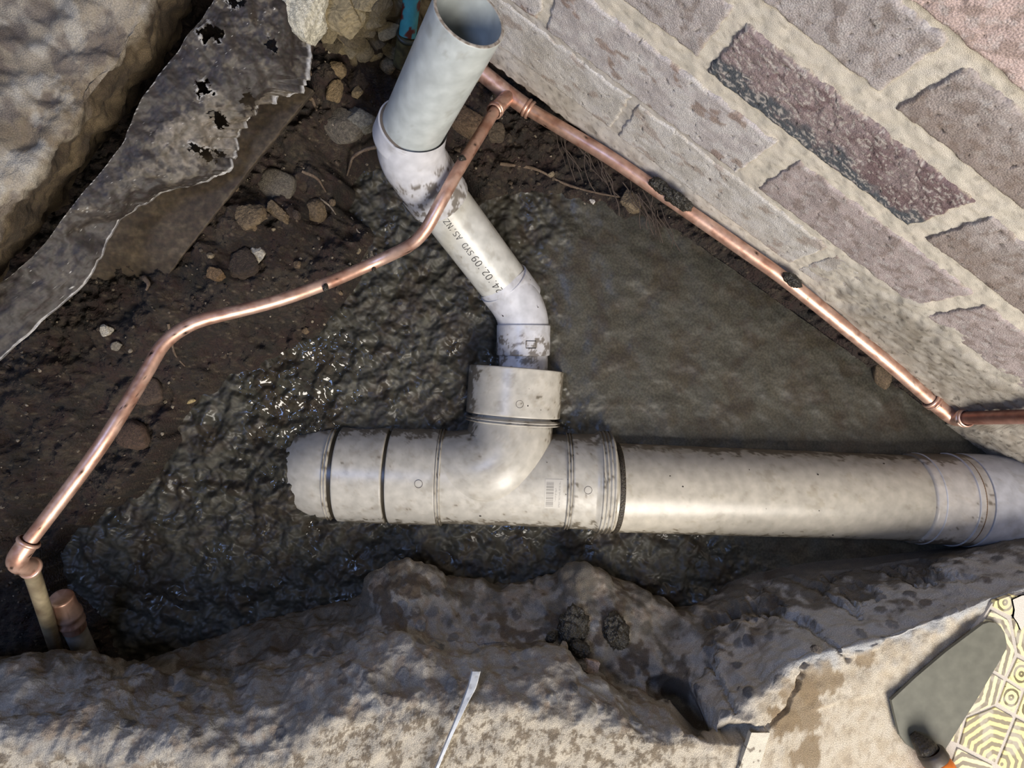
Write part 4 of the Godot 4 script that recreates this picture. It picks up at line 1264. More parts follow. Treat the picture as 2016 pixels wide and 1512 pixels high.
# lettering wrapped round a pipe
func printed(parent: Node3D, words: String, at: Vector3, dir: Vector3, rad: float, high: float, turn: float) -> void:
	var tm := TextMesh.new()
	var sf := SystemFont.new()
	sf.font_names = PackedStringArray(["Droid Sans Mono"])
	tm.font = sf
	tm.text = words
	tm.font_size = 32
	tm.depth = 0.0
	tm.curve_step = 0.5
	tm.pixel_size = high / 32.0 * 0.86
	tm.horizontal_alignment = HORIZONTAL_ALIGNMENT_LEFT
	var side := dir.cross(Vector3.UP).normalized()
	var nrm := side.cross(dir).normalized()
	var arr := tm.get_mesh_arrays()
	var V: PackedVector3Array = arr[Mesh.ARRAY_VERTEX]
	var N := PackedVector3Array()
	N.resize(V.size())
	for k in V.size():
		var v := V[k]
		var ang := turn - v.y / rad
		var n := nrm * cos(ang) + side * sin(ang)
		N[k] = n
		V[k] = at + dir * v.x + n * (rad + 0.00015)
	var out := []
	out.resize(Mesh.ARRAY_MAX)
	out[Mesh.ARRAY_VERTEX] = V
	out[Mesh.ARRAY_NORMAL] = N
	out[Mesh.ARRAY_INDEX] = arr[Mesh.ARRAY_INDEX]
	var m := ArrayMesh.new()
	m.add_surface_from_arrays(Mesh.PRIMITIVE_TRIANGLES, out)
	part("lettering", m, flat(rgb(46, 44, 44), 0.6), parent)

func sticker(parent: Node3D, base: Vector3, dir: Vector3, rad: float, eye_side: Vector3) -> void:
	var img := Image.create(96, 160, false, Image.FORMAT_RGBA8)
	img.fill(rgb(182, 177, 167).linear_to_srgb())
	var rng := RandomNumberGenerator.new()
	rng.seed = 8
	var yy := 14
	while yy < 146:
		var h := rng.randi_range(1, 4)
		img.fill_rect(Rect2i(6, yy, 40, h), rgb(118, 114, 108).linear_to_srgb())
		yy += h + rng.randi_range(1, 4)
	for row in 2:
		yy = 10 if row else 44
		while yy < (150 if row else 118):
			var h := rng.randi_range(2, 5)
			for g in 3:
				if rng.randf() < 0.7:
					img.fill_rect(Rect2i((74 if row else 54) + g * 3, yy, 2, h), rgb(128, 124, 118).linear_to_srgb())
			yy += h + 2
	var nrm := eye_side - base
	nrm = (nrm - dir * nrm.dot(dir)).normalized()
	var side := dir.cross(nrm).normalized()
	var st := SurfaceTool.new()
	st.begin(Mesh.PRIMITIVE_TRIANGLES)
	var w := 0.021
	var h := 0.036
	for k in 16:
		for tri in 6:
			var a: float = [0, 1, 1, 0, 1, 0][tri]
			var b: float = [0, 0, 1, 0, 1, 1][tri]
			var f := (k + b) / 16.0
			var ang := (f - 0.5) * h / rad
			var n := nrm * cos(ang) + side * sin(ang)
			st.set_normal(n)
			st.set_uv(Vector2(a, f))
			st.add_vertex(base + dir * (a - 0.5) * w + n * (rad + 0.0002))
	var m := StandardMaterial3D.new()
	m.albedo_texture = ImageTexture.create_from_image(img)
	m.roughness = 0.5
	part("barcode_sticker", st.commit(), m, parent)


# ================================================================ copper
func copper_col(p: Vector3, _s: float, _n: Vector3) -> Color:
	var c := mixc(rgb(236, 198, 178), rgb(212, 166, 144), 0.5 + 1.3 * nz["b"].get_noise_3dv(p))
	c = mixc(c, rgb(168, 116, 94), sstep(0.1, 0.4, nz["e"].get_noise_3dv(p + Vector3(4, 0, 0))) * 0.6)
	c = mixc(c, rgb(52, 42, 34), sstep(0.52, 0.62, nz["c"].get_noise_3dv(p + Vector3(0, 3, 0))))
	return c

func bead(at: Vector3, dir: Vector3, r: float, n := 2) -> Array:
	var out := []
	for k in n:
		var s := (k - (n - 1) / 2.0) * 0.0046
		for q in 7:
			var a := PI * q / 6.0
			out.append([at + dir * (s - 0.0021 * cos(a)), dir, r + 0.0018 * sin(a)])
	return out

func build_copper() -> void:
	var c := thing("copper_pipe", "copper water pipe along the wall foot with a tee and long bent branch", "water pipe")
	var cm: Material = M["copper"]
	var col := func(p: Vector3, s: float, n: Vector3) -> Color: return copper_col(p, s, n)
	var rw := 0.0080
	var T := Vector3(-0.2626, -0.1385, 0.013)
	var W0 := Vector3(-0.4772, -0.1251, 0.013)
	var W1 := Vector3(-0.2354, -0.1381, 0.013)
	var W2 := Vector3(-0.1243, -0.1133, 0.013)
	var W3 := Vector3(0.1197, -0.0967, 0.013)
	var W4 := Vector3(0.2942, -0.1114, 0.013)
	var W5 := Vector3(0.3779, -0.1242, 0.013)
	part("wall_pipe", rings(path_rings(bent([W0, T, W1, W2, W3, W4, W5], 0.03, 0.004), rw), 40, col, true, false), cm, c)
	var td := (W1 - T).normalized()
	var tee := part("tee", rings(path_rings(bent([Vector3(-0.3044, -0.1343, 0.013), T, W1], 0.01, 0.002), 0.0098), 44, col), cm, c)
	part("bead", rings(bead(Vector3(-0.3052, -0.1341, 0.013), td, 0.0097), 40, col), cm, tee)
	part("bead", rings(bead(W1, td, 0.0097), 40, col), cm, tee)
	var b0 := Vector3(-0.2615, -0.1164, 0.0476)
	part("tee_outlet", rings(path_rings(bent([T, T.lerp(b0, 0.5), b0], 0.01, 0.002), 0.0084), 40, col), cm, tee)
	part("bead", rings(bead(b0, (b0 - T).normalized(), 0.0080), 40, col), cm, tee)
	var br := bent([b0, Vector3(-0.2543, -0.0888, 0.0869), Vector3(-0.2443, -0.0497, 0.1474), Vector3(-0.2388, -0.0423, 0.1855), Vector3(-0.2348, -0.0578, 0.2314), Vector3(-0.2644, -0.0935, 0.2694), Vector3(-0.2912, -0.076, 0.3236), Vector3(-0.3161, -0.0614, 0.3662), Vector3(-0.364, -0.0452, 0.4276), Vector3(-0.3726, -0.0382, 0.4573), Vector3(-0.3665, -0.0332, 0.4875), Vector3(-0.3529, -0.0143, 0.553), Vector3(-0.3526, -0.015, 0.5986), Vector3(-0.355, -0.0186, 0.6648)], 0.03, 0.003)
	part("branch_pipe", rings(path_rings(br, 0.0064), 40, col), cm, c)
	# scratch ring and ink marks on the branch
	var mk := Vector3(-0.2714, -0.0921, 0.2816)
	var md := (Vector3(-0.2912, -0.076, 0.3236) - Vector3(-0.2644, -0.0935, 0.2694)).normalized()
	part("scratch_ring", turned(mk, md, [[-0.0006, 0.0064], [-0.0003, 0.0068], [0.0003, 0.0068], [0.0006, 0.0064]], 40, func(_p: Vector3, _s: float, _n: Vector3) -> Color: return rgb(236, 214, 198)), M["paint"], c)
	var k0 := Vector3(-0.369, -0.0365, 0.4762)
	var kd := (Vector3(-0.3529, -0.0143, 0.553) - Vector3(-0.3665, -0.0332, 0.4875)).normalized()
	part("ink_mark", turned(k0, kd, [[-0.0007, 0.0064], [-0.0005, 0.0066], [0.0005, 0.0066], [0.0007, 0.0064]], 40, func(_p: Vector3, _s: float, _n: Vector3) -> Color: return rgb(40, 32, 28)), M["paint"], c)
	# elbow at the left end and the tarnished pipe that drops under the slab
	var e0 := Vector3(-0.3552, -0.0189, 0.6677)
	var e1 := Vector3(-0.3546, -0.0186, 0.6893)
	var e2 := Vector3(-0.348, -0.0408, 0.6974)
	var dn := Vector3(-0.3046, -0.2234, 0.8794)
	var el := part("elbow", rings(path_rings(bent([e0, e1, e2], 0.014, 0.0015), 0.0086), 44, col, false, false), cm, c)
	part("bead", rings(bead(e0, (e1 - e0).normalized(), 0.0084, 1), 40, col), cm, el)
	part("bead", rings(bead(e2, (e2 - e1).normalized(), 0.0084, 1), 40, col), cm, el)
	part("drop_pipe", rings(path_rings(bent([e1.lerp(e2, 0.4), e2, dn], 0.012, 0.004), 0.0070), 36, func(p: Vector3, _s: float, _n: Vector3) -> Color: return mixc(rgb(150, 138, 112), rgb(98, 84, 66), 0.5 + 1.4 * nz["b"].get_noise_3dv(p))), M["paint"], c)
	# bend on the right where the pipe climbs along the wall
	var f0 := Vector3(0.3756, -0.1237, 0.013)
	var f1 := Vector3(0.4122, -0.1248, 0.014)
	var f2 := Vector3(0.4084, -0.1037, 0.015)
	var f3 := Vector3(0.3941, 0.0433, 0.016)
	var fe := part("elbow", rings(path_rings(bent([f0, f1, f2], 0.02, 0.0015), 0.0097), 44, col), cm, c)
	part("bead", rings(bead(f0, (f1 - f0).normalized(), 0.0096), 40, col), cm, fe)
	part("bead", rings(bead(f2, (f3 - f2).normalized(), 0.0096), 40, col), cm, fe)
	part("wall_pipe", rings(path_rings(bent([f2, f3], 0.01, 0.004), rw), 40, func(p: Vector3, s: float, n: Vector3) -> Color: return mixc(copper_col(p, s, n), rgb(150, 92, 82), 0.6)), cm, c)

func build_stubs() -> void:
	var g := thing("pipe_stub", "short grey pipe with a copper coupling rising beside the broken slab, lower left", "pipe")
	var a := Vector3(-0.334, -0.1247, 0.7516)
	var b := Vector3(-0.3123, -0.1562, 0.7889)
	var e := Vector3(-0.2674, -0.2297, 0.8703)
	var dv := (b - a).normalized()
	var col := func(p: Vector3, s: float, n: Vector3) -> Color: return copper_col(p, s, n)
	var grey := func(p: Vector3, _s: float, _n: Vector3) -> Color: return mixc(rgb(150, 146, 138), rgb(104, 96, 86), 0.5 + 1.4 * nz["b"].get_noise_3dv(p))
	part("grey_pipe", rings(path_rings(bent([a.lerp(b, 0.3), b, e], 0.01, 0.004), 0.0112), 40, grey), M["paint"], g)
	var l := a.distance_to(b)
	part("copper_coupling", turned(a, dv, [[0, 0.0001], [0.0002, 0.0088], [0.0, 0.0108], [0.0012, 0.0118], [0.004, 0.0118], [l * 0.42, 0.0121], [l * 0.48, 0.0138], [l * 0.56, 0.0138], [l * 0.62, 0.0121], [l * 0.70, 0.0121], [l * 0.74, 0.0136], [l * 0.8, 0.0136], [l * 0.86, 0.0121], [l, 0.0121], [l + 0.0004, 0.011]], 48, col), M["copper"], g)
	# old painted service pipe at the top
	var p := thing("painted_pipe", "old pipe with flaking turquoise paint beside the tall white pipe", "pipe")
	var p0 := Vector3(-0.3755, 0.0013, 0.0334)
	var p1 := Vector3(-0.361, -0.0409, 0.0715)
	var p2 := Vector3(-0.3631, -0.0821, 0.0815)
	var teal := func(q: Vector3, s: float, _n: Vector3) -> Color:
		var n: float = nz["b"].get_noise_3dv(q * 1.4) + 0.5 * nz["c"].get_noise_3dv(q)
		var c0 := mixc(rgb(60, 150, 160), rgb(64, 96, 84), sstep(0.055, 0.075, s + 0.02 * n))
		return mixc(c0, rgb(92, 36, 28), sstep(0.22, 0.3, n + 0.1))
	part("upper_length", rings(path_rings(bent([p0, p1], 0.01, 0.002), 0.0086), 40, teal), M["paint"], p)
	part("lower_length", rings(path_rings(bent([p1, p2], 0.01, 0.002), 0.0098), 40, func(q: Vector3, _s: float, _n: Vector3) -> Color: return mixc(rgb(104, 98, 66), rgb(66, 62, 46), 0.5 + 1.6 * nz["c"].get_noise_3dv(q)), true, true), M["paint"], p)
	part("joint_ring", rings(bead(p1, (p2 - p1).normalized(), 0.0094, 1), 40, func(_q: Vector3, _s: float, _n: Vector3) -> Color: return rgb(40, 44, 38)), M["paint"], p)


# ================================================================ torn black sheet, board
func build_membrane() -> void:
	var lft := [Vector3(-0.4967, 0.02, 0.13), Vector3(-0.4899, 0.02, 0.1771), Vector3(-0.4901, 0.018, 0.2138), Vector3(-0.4927, 0.012, 0.26), Vector3(-0.4923, 0.008, 0.2945), Vector3(-0.4864, 0.004, 0.3222), Vector3(-0.4884, 0, 0.3463), Vector3(-0.4911, -0.004, 0.374), Vector3(-0.4945, -0.008, 0.408), Vector3(-0.4958, -0.012, 0.4417), Vector3(-0.5042, -0.016, 0.4813), Vector3(-0.5212, -0.02, 0.5414)]
	var rgt := [Vector3(-0.4708, 0, 0.0908), Vector3(-0.4501, -0.01, 0.1211), Vector3(-0.4246, -0.014, 0.1362), Vector3(-0.4121, -0.022, 0.1569), Vector3(-0.4086, -0.032, 0.1854), Vector3(-0.4267, -0.03, 0.2218), Vector3(-0.4312, -0.035, 0.2523), Vector3(-0.4195, -0.04, 0.2864), Vector3(-0.441, -0.036, 0.3234), Vector3(-0.4698, -0.034, 0.3841), Vector3(-0.4602, -0.036, 0.4537), Vector3(-0.4841, -0.03, 0.5835)]
	var m1 := []
	var m2 := []
	var m3 := []
	for k in lft.size():
		var a: Vector3 = lft[k]
		var b: Vector3 = rgt[k]
		var hump := 0.010 if k < 8 else 0.004
		m1.append(a.lerp(b, 0.25) + Vector3(0, hump * 0.7, 0))
		m2.append(a.lerp(b, 0.5) + Vector3(0, hump, 0))
		m3.append(a.lerp(b, 0.78) + Vector3(0, hump * 0.8, 0))
	var nu := 420
	var nv := 150
	var P := patch([lft, m1, m2, m3, rgt], nu, nv, 0.35)
	var N := normals_of(P, nu, nv)
	var C := PackedColorArray()
	C.resize(nu * nv)
	var skip := PackedByteArray()
	skip.resize(nu * nv)
	var base := P.duplicate()
	var holes := [Vector2(-0.4601, 0.2434), Vector2(-0.4339, 0.2245), Vector2(-0.4441, 0.2555), Vector2(-0.4379, 0.2882), Vector2(-0.447, 0.2903), Vector2(-0.4325, 0.2793), Vector2(-0.476, 0.1984), Vector2(-0.4788, 0.2018), Vector2(-0.4798, 0.2049), Vector2(-0.4407, 0.1739), Vector2(-0.4765, 0.1654)]
	var hr := [0.006, 0.0055, 0.005, 0.0055, 0.0035, 0.003, 0.007, 0.006, 0.006, 0.005, 0.006]
	for j in nv:
		var v := float(j) / (nv - 1)
		for i in nu:
			var k := j * nu + i
			var u := float(i) / (nu - 1)
			var p := base[k]
			var far := sstep(0.35, 0.2, u)
			var r: Vector3 = N[k] * (0.008 * nz["a"].get_noise_3dv(p * 2.0) + 0.0035 * (0.4 + far) * nz["b"].get_noise_3dv(p) + 0.001 * nz["c"].get_noise_3dv(p))
			# ragged right rim
			var rag: float = 0.008 * nz["e"].get_noise_2d(u * 0.7, 2.0) + 0.003 * nz["c"].get_noise_2d(u * 0.5, 6.0) * (1.0 if u < 0.62 else 0.3)
			P[k] = p + r + Vector3(0.57, 0, 0.3) * rag * sstep(0.75, 1.0, v) * (1.7 if u > 0.3 and u < 0.62 else 0.45)
			var hole := 9.0
			for h in holes.size():
				hole = minf(hole, Vector2(p.x, p.z).distance_to(holes[h]) / float(hr[h]))
			hole += 1.1 * nz["c"].get_noise_3dv(p * 1.3) + 0.5 * nz["d"].get_noise_3dv(p)
			if hole < 1.0:
				skip[k] = 1
			var n1: float = nz["b"].get_noise_3dv(p + Vector3(3, 3, 0))
			var n2: float = nz["c"].get_noise_3dv(p + Vector3(0, 3, 3))
			var c := mixc(rgb(54, 47, 43), rgb(66, 58, 52), 0.5 + n1)
			# cement dust lying on the sheet in clotted patches
			var dust := sstep(0.0, 0.22, 0.75 * exp(-pow((u - 0.52) / 0.14, 2.0)) * sstep(0.1, 0.5, v) + 0.55 * n1 + 0.5 * n2 - 0.22 + 0.5 * far * n2)
			c = mixc(c, mixc(rgb(140, 130, 117), rgb(100, 91, 79), 0.5 + 1.5 * n2), dust * 0.92)
			var rim := maxf(sstep(0.968, 0.99, v + 0.02 * n2), sstep(0.012, 0.004, v + 0.012 * n2) * sstep(0.0, 0.25, nz["b"].get_noise_2d(u * 3.0, 1.0)))
			if hole < 1.6:
				rim = maxf(rim, sstep(1.4, 1.1, hole) * sstep(0.05, 0.25, n1 + 0.05))
			c = mixc(c, rgb(206, 202, 196), rim * 0.85)
			c = mixc(c, rgb(206, 202, 194), sstep(0.7, 0.76, nz["d"].get_noise_3dv(p + Vector3(1, 5, 0)) + 0.3 * n1))
			C[k] = c
	var sheet := thing("plastic_sheet", "torn black plastic sheet dusted with cement beside the concrete footing", "plastic sheet")
	part("sheet", surf(P, nu, nv, C, Vector3(0, 1, 0), false, skip), M["film"], sheet)
	var P2 := PackedVector3Array()
	P2.resize(P.size())
	var C2 := C.duplicate()
	for k in P.size():
		P2[k] = P[k] - Vector3(0, 0.0016, 0)
	part("underside", surf(P2, nu, nv, C2, Vector3(0, -1, 0), false, skip), M["film"], sheet)
	# torn turned-up rim
	var rim_pts := []
	for i in range(0, nu, 2):
		rim_pts.append(P[(nv - 1) * nu + i] - Vector3(0, 0.0008, 0))
	part("torn_rim", rings(path_rings(rim_pts, 0.0008), 8, func(p: Vector3, _s: float, _n: Vector3) -> Color: return mixc(rgb(100, 94, 88), rgb(206, 202, 196), 0.2 + 1.6 * nz["b"].get_noise_3dv(p))), M["film"], sheet)
	# brown board along the edge of the dig
	var bd := thing("timber_board", "dirty brown board lying under the torn edge of the black sheet", "board")
	var rows := [
		[Vector3(-0.4814, -0.06, 0.1854), Vector3(-0.4859, -0.06, 0.2636), Vector3(-0.4936, -0.065, 0.3436), Vector3(-0.5026, -0.08, 0.4177), Vector3(-0.5142, -0.1, 0.4656)],
		[Vector3(-0.4096, -0.052, 0.1707), Vector3(-0.4134, -0.052, 0.2427), Vector3(-0.4182, -0.06, 0.3129), Vector3(-0.4272, -0.078, 0.3825), Vector3(-0.4389, -0.105, 0.43)],
		[Vector3(-0.4066, -0.054, 0.1705), Vector3(-0.4094, -0.054, 0.2425), Vector3(-0.4145, -0.062, 0.3133), Vector3(-0.4239, -0.08, 0.3834), Vector3(-0.4355, -0.107, 0.4311)],
		[Vector3(-0.4248, -0.1, 0.1579), Vector3(-0.4278, -0.1, 0.235), Vector3(-0.4292, -0.1, 0.3109), Vector3(-0.4356, -0.11, 0.3851), Vector3(-0.4484, -0.14, 0.435)]]
	var bp := patch(rows, 160, 60, 0.2)
	var bn := normals_of(bp, 160, 60)
	var bc := PackedColorArray()
	for k in bp.size():
		var p := bp[k]
		bp[k] = p + bn[k] * (0.0012 * nz["b"].get_noise_3dv(p) + 0.0005 * nz["c"].get_noise_3dv(p))
		var c := mixc(rgb(64, 52, 40), rgb(82, 69, 53), 0.5 + 1.4 * nz["b"].get_noise_3dv(p * Vector3(1, 1, 0.5)))
		c = mixc(c, rgb(104, 91, 72), sstep(0.1, 0.35, nz["e"].get_noise_3dv(p)) * 0.5)
		bc.append(c)
	part("plank", surf(bp, 160, 60, bc, Vector3(0, 1, 0)), M["wood"], bd)


# ================================================================ trowel
func build_trowel() -> void:
	var t := thing("trowel", "grey mud-caked bucket trowel with an orange handle lying on the tiles", "trowel")
	var y := -0.0125
	var ol := PackedVector2Array([Vector2(0.429, 0.3476), Vector2(0.4392, 0.3139), Vector2(0.4537, 0.2736), Vector2(0.4735, 0.2277), Vector2(0.4787, 0.2218), Vector2(0.485, 0.2185), Vector2(0.4925, 0.2181), Vector2(0.5003, 0.2214), Vector2(0.5076, 0.2281), Vector2(0.5117, 0.2343), Vector2(0.5121, 0.2477), Vector2(0.5117, 0.2927), Vector2(0.5104, 0.3327), Vector2(0.5094, 0.3594), Vector2(0.4971, 0.3699), Vector2(0.481, 0.3765), Vector2(0.4685, 0.3762), Vector2(0.4562, 0.3721), Vector2(0.438, 0.356)])
	part("blade", slab_of(ol, y - 0.001, y + 0.0016, rgb(104, 104, 94), 0.0006), M["blade"], t)
	var a := Vector3(0.4652, -0.008, 0.3634)
	var b := Vector3(0.4741, -0.001, 0.3668)
	var c := Vector3(0.4818, 0.004, 0.3697)
	var e := Vector3(0.538, 0.012, 0.3985)
	var dirty := func(p: Vector3, _s: float, _n: Vector3) -> Color: return mixc(rgb(72, 64, 54), rgb(50, 45, 40), 0.5 + 1.5 * nz["c"].get_noise_3dv(p))
	var neck := []
	var line := bent([a, b, c], 0.012, 0.001)
	for k in line.size():
		var f := float(k) / (line.size() - 1)
		var p: Vector3 = line[k]
		var rr: float = lerpf(0.004, 0.0105, sstep(0.0, 0.7, f)) + 0.0018 * nz["c"].get_noise_3dv(p)
		neck.append([p, (c - a).normalized(), rr])
	part("muddy_neck", rings(neck, 30, dirty, true, true), M["clod"], t)
	var h0 := Vector3(0.4791, 0.004, 0.3677)
	var h1 := Vector3(0.4878, 0.006, 0.3718)
	part("ferrule", turned(h0, (h1 - h0).normalized(), [[0, 0.010], [0.002, 0.0135], [0.010, 0.0138], [0.0104, 0.0125]], 40, func(p: Vector3, _s: float, _n: Vector3) -> Color: return mixc(rgb(96, 86, 76), rgb(64, 58, 52), 0.5 + 1.5 * nz["b"].get_noise_3dv(p))), M["paint"], t)
	var hd := (e - h1).normalized()
	part("handle", turned(h1, hd, [[-0.001, 0.0001], [-0.0008, 0.010], [0.001, 0.0128], [0.006, 0.0138], [0.03, 0.015], [0.08, 0.0145], [0.10, 0.012], [0.104, 0.0001]], 44, func(_p: Vector3, _s: float, _n: Vector3) -> Color: return rgb(240, 128, 40)), M["paint"], t)


# ================================================================ stones
func rest(p: Vector3, lift: float) -> Vector3:
	return Vector3(p.x, soil_at(p.x, p.z) + soil_relief(p.x, p.z) + lift, p.z)

func build_stones() -> void:
	var tan := rgb(116, 98, 74)
	var brown := rgb(72, 59, 48)
	var greyb := rgb(100, 92, 80)
	var pale := rgb(206, 196, 176)
	# [place, length, width, height, turn, colour, sharpness, label]
	var list := [
		[Vector3(-0.4031, -0.1, 0.263), 0.038, 0.030, 0.016, 0.3, greyb, 0.4, "large mud-coated grey stone, topmost of the stones beside the board"],
		[Vector3(-0.3964, -0.08, 0.3107), 0.030, 0.027, 0.018, 0.9, tan, 0.95, "tan three-cornered stone just below the edge of the board"],
		[Vector3(-0.382, -0.09, 0.2878), 0.030, 0.015, 0.014, -0.1, tan, 1.0, "tan block-shaped stone lying flat between two tan stones"],
		[Vector3(-0.3636, -0.12, 0.259), 0.025, 0.024, 0.018, 0.6, tan, 0.8, "rounded tan stone, rightmost of the row of tan stones"],
		[Vector3(-0.3684, -0.105, 0.2777), 0.011, 0.011, 0.010, 0.2, brown, 0.7, "small brown stone between the block-shaped and the rounded tan stone"],
		[Vector3(-0.3796, -0.11, 0.337), 0.018, 0.017, 0.014, 0.4, pale, 0.85, "white stone with a dark side on the brown earth"],
		[Vector3(-0.3847, -0.11, 0.3563), 0.036, 0.030, 0.016, 1.2, brown, 0.9, "dark brown flat stone touching the white stone"],
		[Vector3(-0.3906, -0.09, 0.3789), 0.017, 0.015, 0.012, 0.1, rgb(140, 112, 80), 0.9, "tan chip left of the dark brown flat stone"],
		[Vector3(-0.2924, -0.19, 0.2549), 0.026, 0.018, 0.014, 0.2, rgb(132, 120, 102), 0.9, "pale tan stone half hidden by the copper branch pipe"],
		[Vector3(-0.3843, -0.11, 0.1661), 0.040, 0.034, 0.020, 0.8, greyb, 0.8, "grey-brown slab stone in the earth left of the upper elbow"],
		[Vector3(-0.3692, -0.13, 0.1525), 0.034, 0.026, 0.018, 0.3, rgb(120, 116, 106), 0.95, "bluish grey stone nearest the left side of the upper elbow"],
		[Vector3(-0.3979, -0.11, 0.1188), 0.030, 0.024, 0.018, 1.4, brown, 0.8, "brown stone below the crumbling mortar bank"],
		[Vector3(-0.4124, -0.095, 0.1303), 0.018, 0.015, 0.014, 0.5, rgb(132, 112, 82), 0.7, "small rounded tan stone below the white rock"],
		[Vector3(-0.4006, -0.095, 0.1491), 0.015, 0.022, 0.014, 0.2, rgb(134, 114, 84), 0.95, "upright tan stone left of the brown stone under the bank"],
		[Vector3(-0.3887, -0.11, 0.131), 0.010, 0.014, 0.010, 0.0, rgb(150, 130, 96), 0.9, "thin pale tan chip between brown stones under the bank"],
		[Vector3(-0.3778, -0.13, 0.0893), 0.018, 0.016, 0.014, 0.0, rgb(140, 122, 92), 0.6, "tan pebble touching the left side of the tall white pipe"],
		[Vector3(-0.4461, -0.075, 0.3952), 0.011, 0.012, 0.008, 0.7, rgb(150, 132, 104), 0.9, "pale tan chip lying on the dirty board"],
		[Vector3(-0.4492, -0.105, 0.491), 0.012, 0.011, 0.008, 0.7, pale, 0.9, "lone cream chip on bare earth above the copper bend"],
		[Vector3(-0.4345, -0.11, 0.4996), 0.009, 0.010, 0.008, 0.3, rgb(150, 140, 122), 0.9, "dull grey chip just below the lone cream chip"],
		[Vector3(-0.3869, -0.17, 0.5851), 0.034, 0.030, 0.014, 0.4, rgb(84, 64, 50), 0.5, "brown muddy stone right of the long straight copper branch"],
		[Vector3(-0.398, -0.165, 0.5323), 0.032, 0.030, 0.014, 0.9, rgb(80, 64, 52), 0.5, "flat brown stone just below the copper bend"],
		[Vector3(-0.3687, -0.185, 0.5249), 0.012, 0.005, 0.005, 0.9, rgb(190, 168, 120), 0.5, "little cream twig-like chip at the edge of the wet concrete"],
		[Vector3(-0.2853, -0.155, 0.0663), 0.044, 0.034, 0.022, 0.3, rgb(104, 84, 64), 0.8, "brown stone lying behind the upright white pipe and copper branch"],
		[Vector3(-0.2538, -0.16, 0.052), 0.026, 0.022, 0.018, 0.8, rgb(86, 74, 60), 0.8, "dark stone under the copper tee"],
		[Vector3(-0.0694, -0.172, 0.0187), 0.030, 0.018, 0.016, -0.4, rgb(140, 122, 96), 0.95, "tan angular stone below the copper wall pipe"],
		[Vector3(-0.1099, -0.178, 0.04), 0.008, 0.007, 0.006, 0.0, rgb(214, 206, 196), 0.8, "white chip left of the tan angular stone by the wall pipe"],
		[Vector3(0.3268, -0.18, 0.0046), 0.034, 0.018, 0.016, -0.5, rgb(112, 94, 72), 0.6, "brown stone tucked under the right half of the copper wall pipe"],
		[Vector3(0.1801, -0.098, 0.5018), 0.020, 0.016, 0.014, 0.4, rgb(196, 172, 154), 0.95, "pinkish stone chip on the broken slab beside the mud lumps"],
		[Vector3(0.1708, -0.1, 0.5098), 0.014, 0.014, 0.012, 1.1, rgb(148, 144, 140), 0.9, "grey stone chip touching the pinkish chip on the slab"],
		[Vector3(0.1443, -0.1, 0.5066), 0.012, 0.018, 0.010, 0.3, rgb(170, 158, 142), 0.9, "pale sliver of stone left of the mud lumps"],
		[Vector3(0.3338, -0.017, 0.3475), 0.011, 0.008, 0.005, 0.2, rgb(96, 88, 82), 0.9, "dark square chip on the pale screed left of the trowel"]]
	for k in list.size():
		var r: Array = list[k]
		var m := lump(100 + k, r[6], 34, 22, r[5], 0.35)
		var p: Vector3 = r[0]
		if k < 27:
			p = rest(p, r[3] * 0.22)
		else:
			p.y += 0.002
		var o := single("stone", m, M["stone"], r[7], "stone", p, "loose stones")
		o.transform = Transform3D(Basis(Vector3.UP, r[4]).scaled_local(Vector3(r[1] * 1.25, r[3] * 1.5, r[2] * 1.25)), p)
	# white rock with an ochre foot at the top
	var rock := single("stone", lump(160, 0.7, 60, 40, rgb(216, 210, 190), 0.3), M["stone"], "big whitish rock with ochre stains at the top edge of the pit", "stone")
	rock.transform = Transform3D(Basis(Vector3.UP, -0.55).scaled_local(Vector3(0.085, 0.055, 0.060)), Vector3(-0.4466, -0.015, 0.1181))
	# many alike chips, no two of which can be told apart
	var rng := RandomNumberGenerator.new()
	rng.seed = 33
	var kinds := []
	for k in 5:
		kinds.append(lump(200 + k, 0.9, 14, 9, [rgb(118, 98, 74), rgb(96, 80, 62), rgb(150, 134, 108), rgb(88, 74, 60), rgb(190, 178, 154)][k], 0.3))
	for k in 110:
		var x := rng.randf_range(-0.46, -0.12)
		var z := rng.randf_range(0.02, 0.62)
		if k > 85:
			x = rng.randf_range(-0.22, 0.12)
			z = rng.randf_range(0.02, 0.09)
		var h := soil_at(x, z)
		if h < mud_at(x, z) + 0.004:
			continue
		var sz := rng.randf_range(0.004, 0.011)
		var o := single("stone_chip", kinds[k % 5], M["stone"], "small stone chip half sunk in the dark brown earth", "stone", Vector3.ZERO, "small chips in the earth")
		o.transform = Transform3D(Basis(Vector3(rng.randfn(), rng.randfn(), rng.randfn()).normalized(), rng.randf() * TAU).scaled_local(Vector3(sz, sz * 0.8, sz * 1.2)), Vector3(x, h + soil_relief(x, z) + sz * 0.2, z))

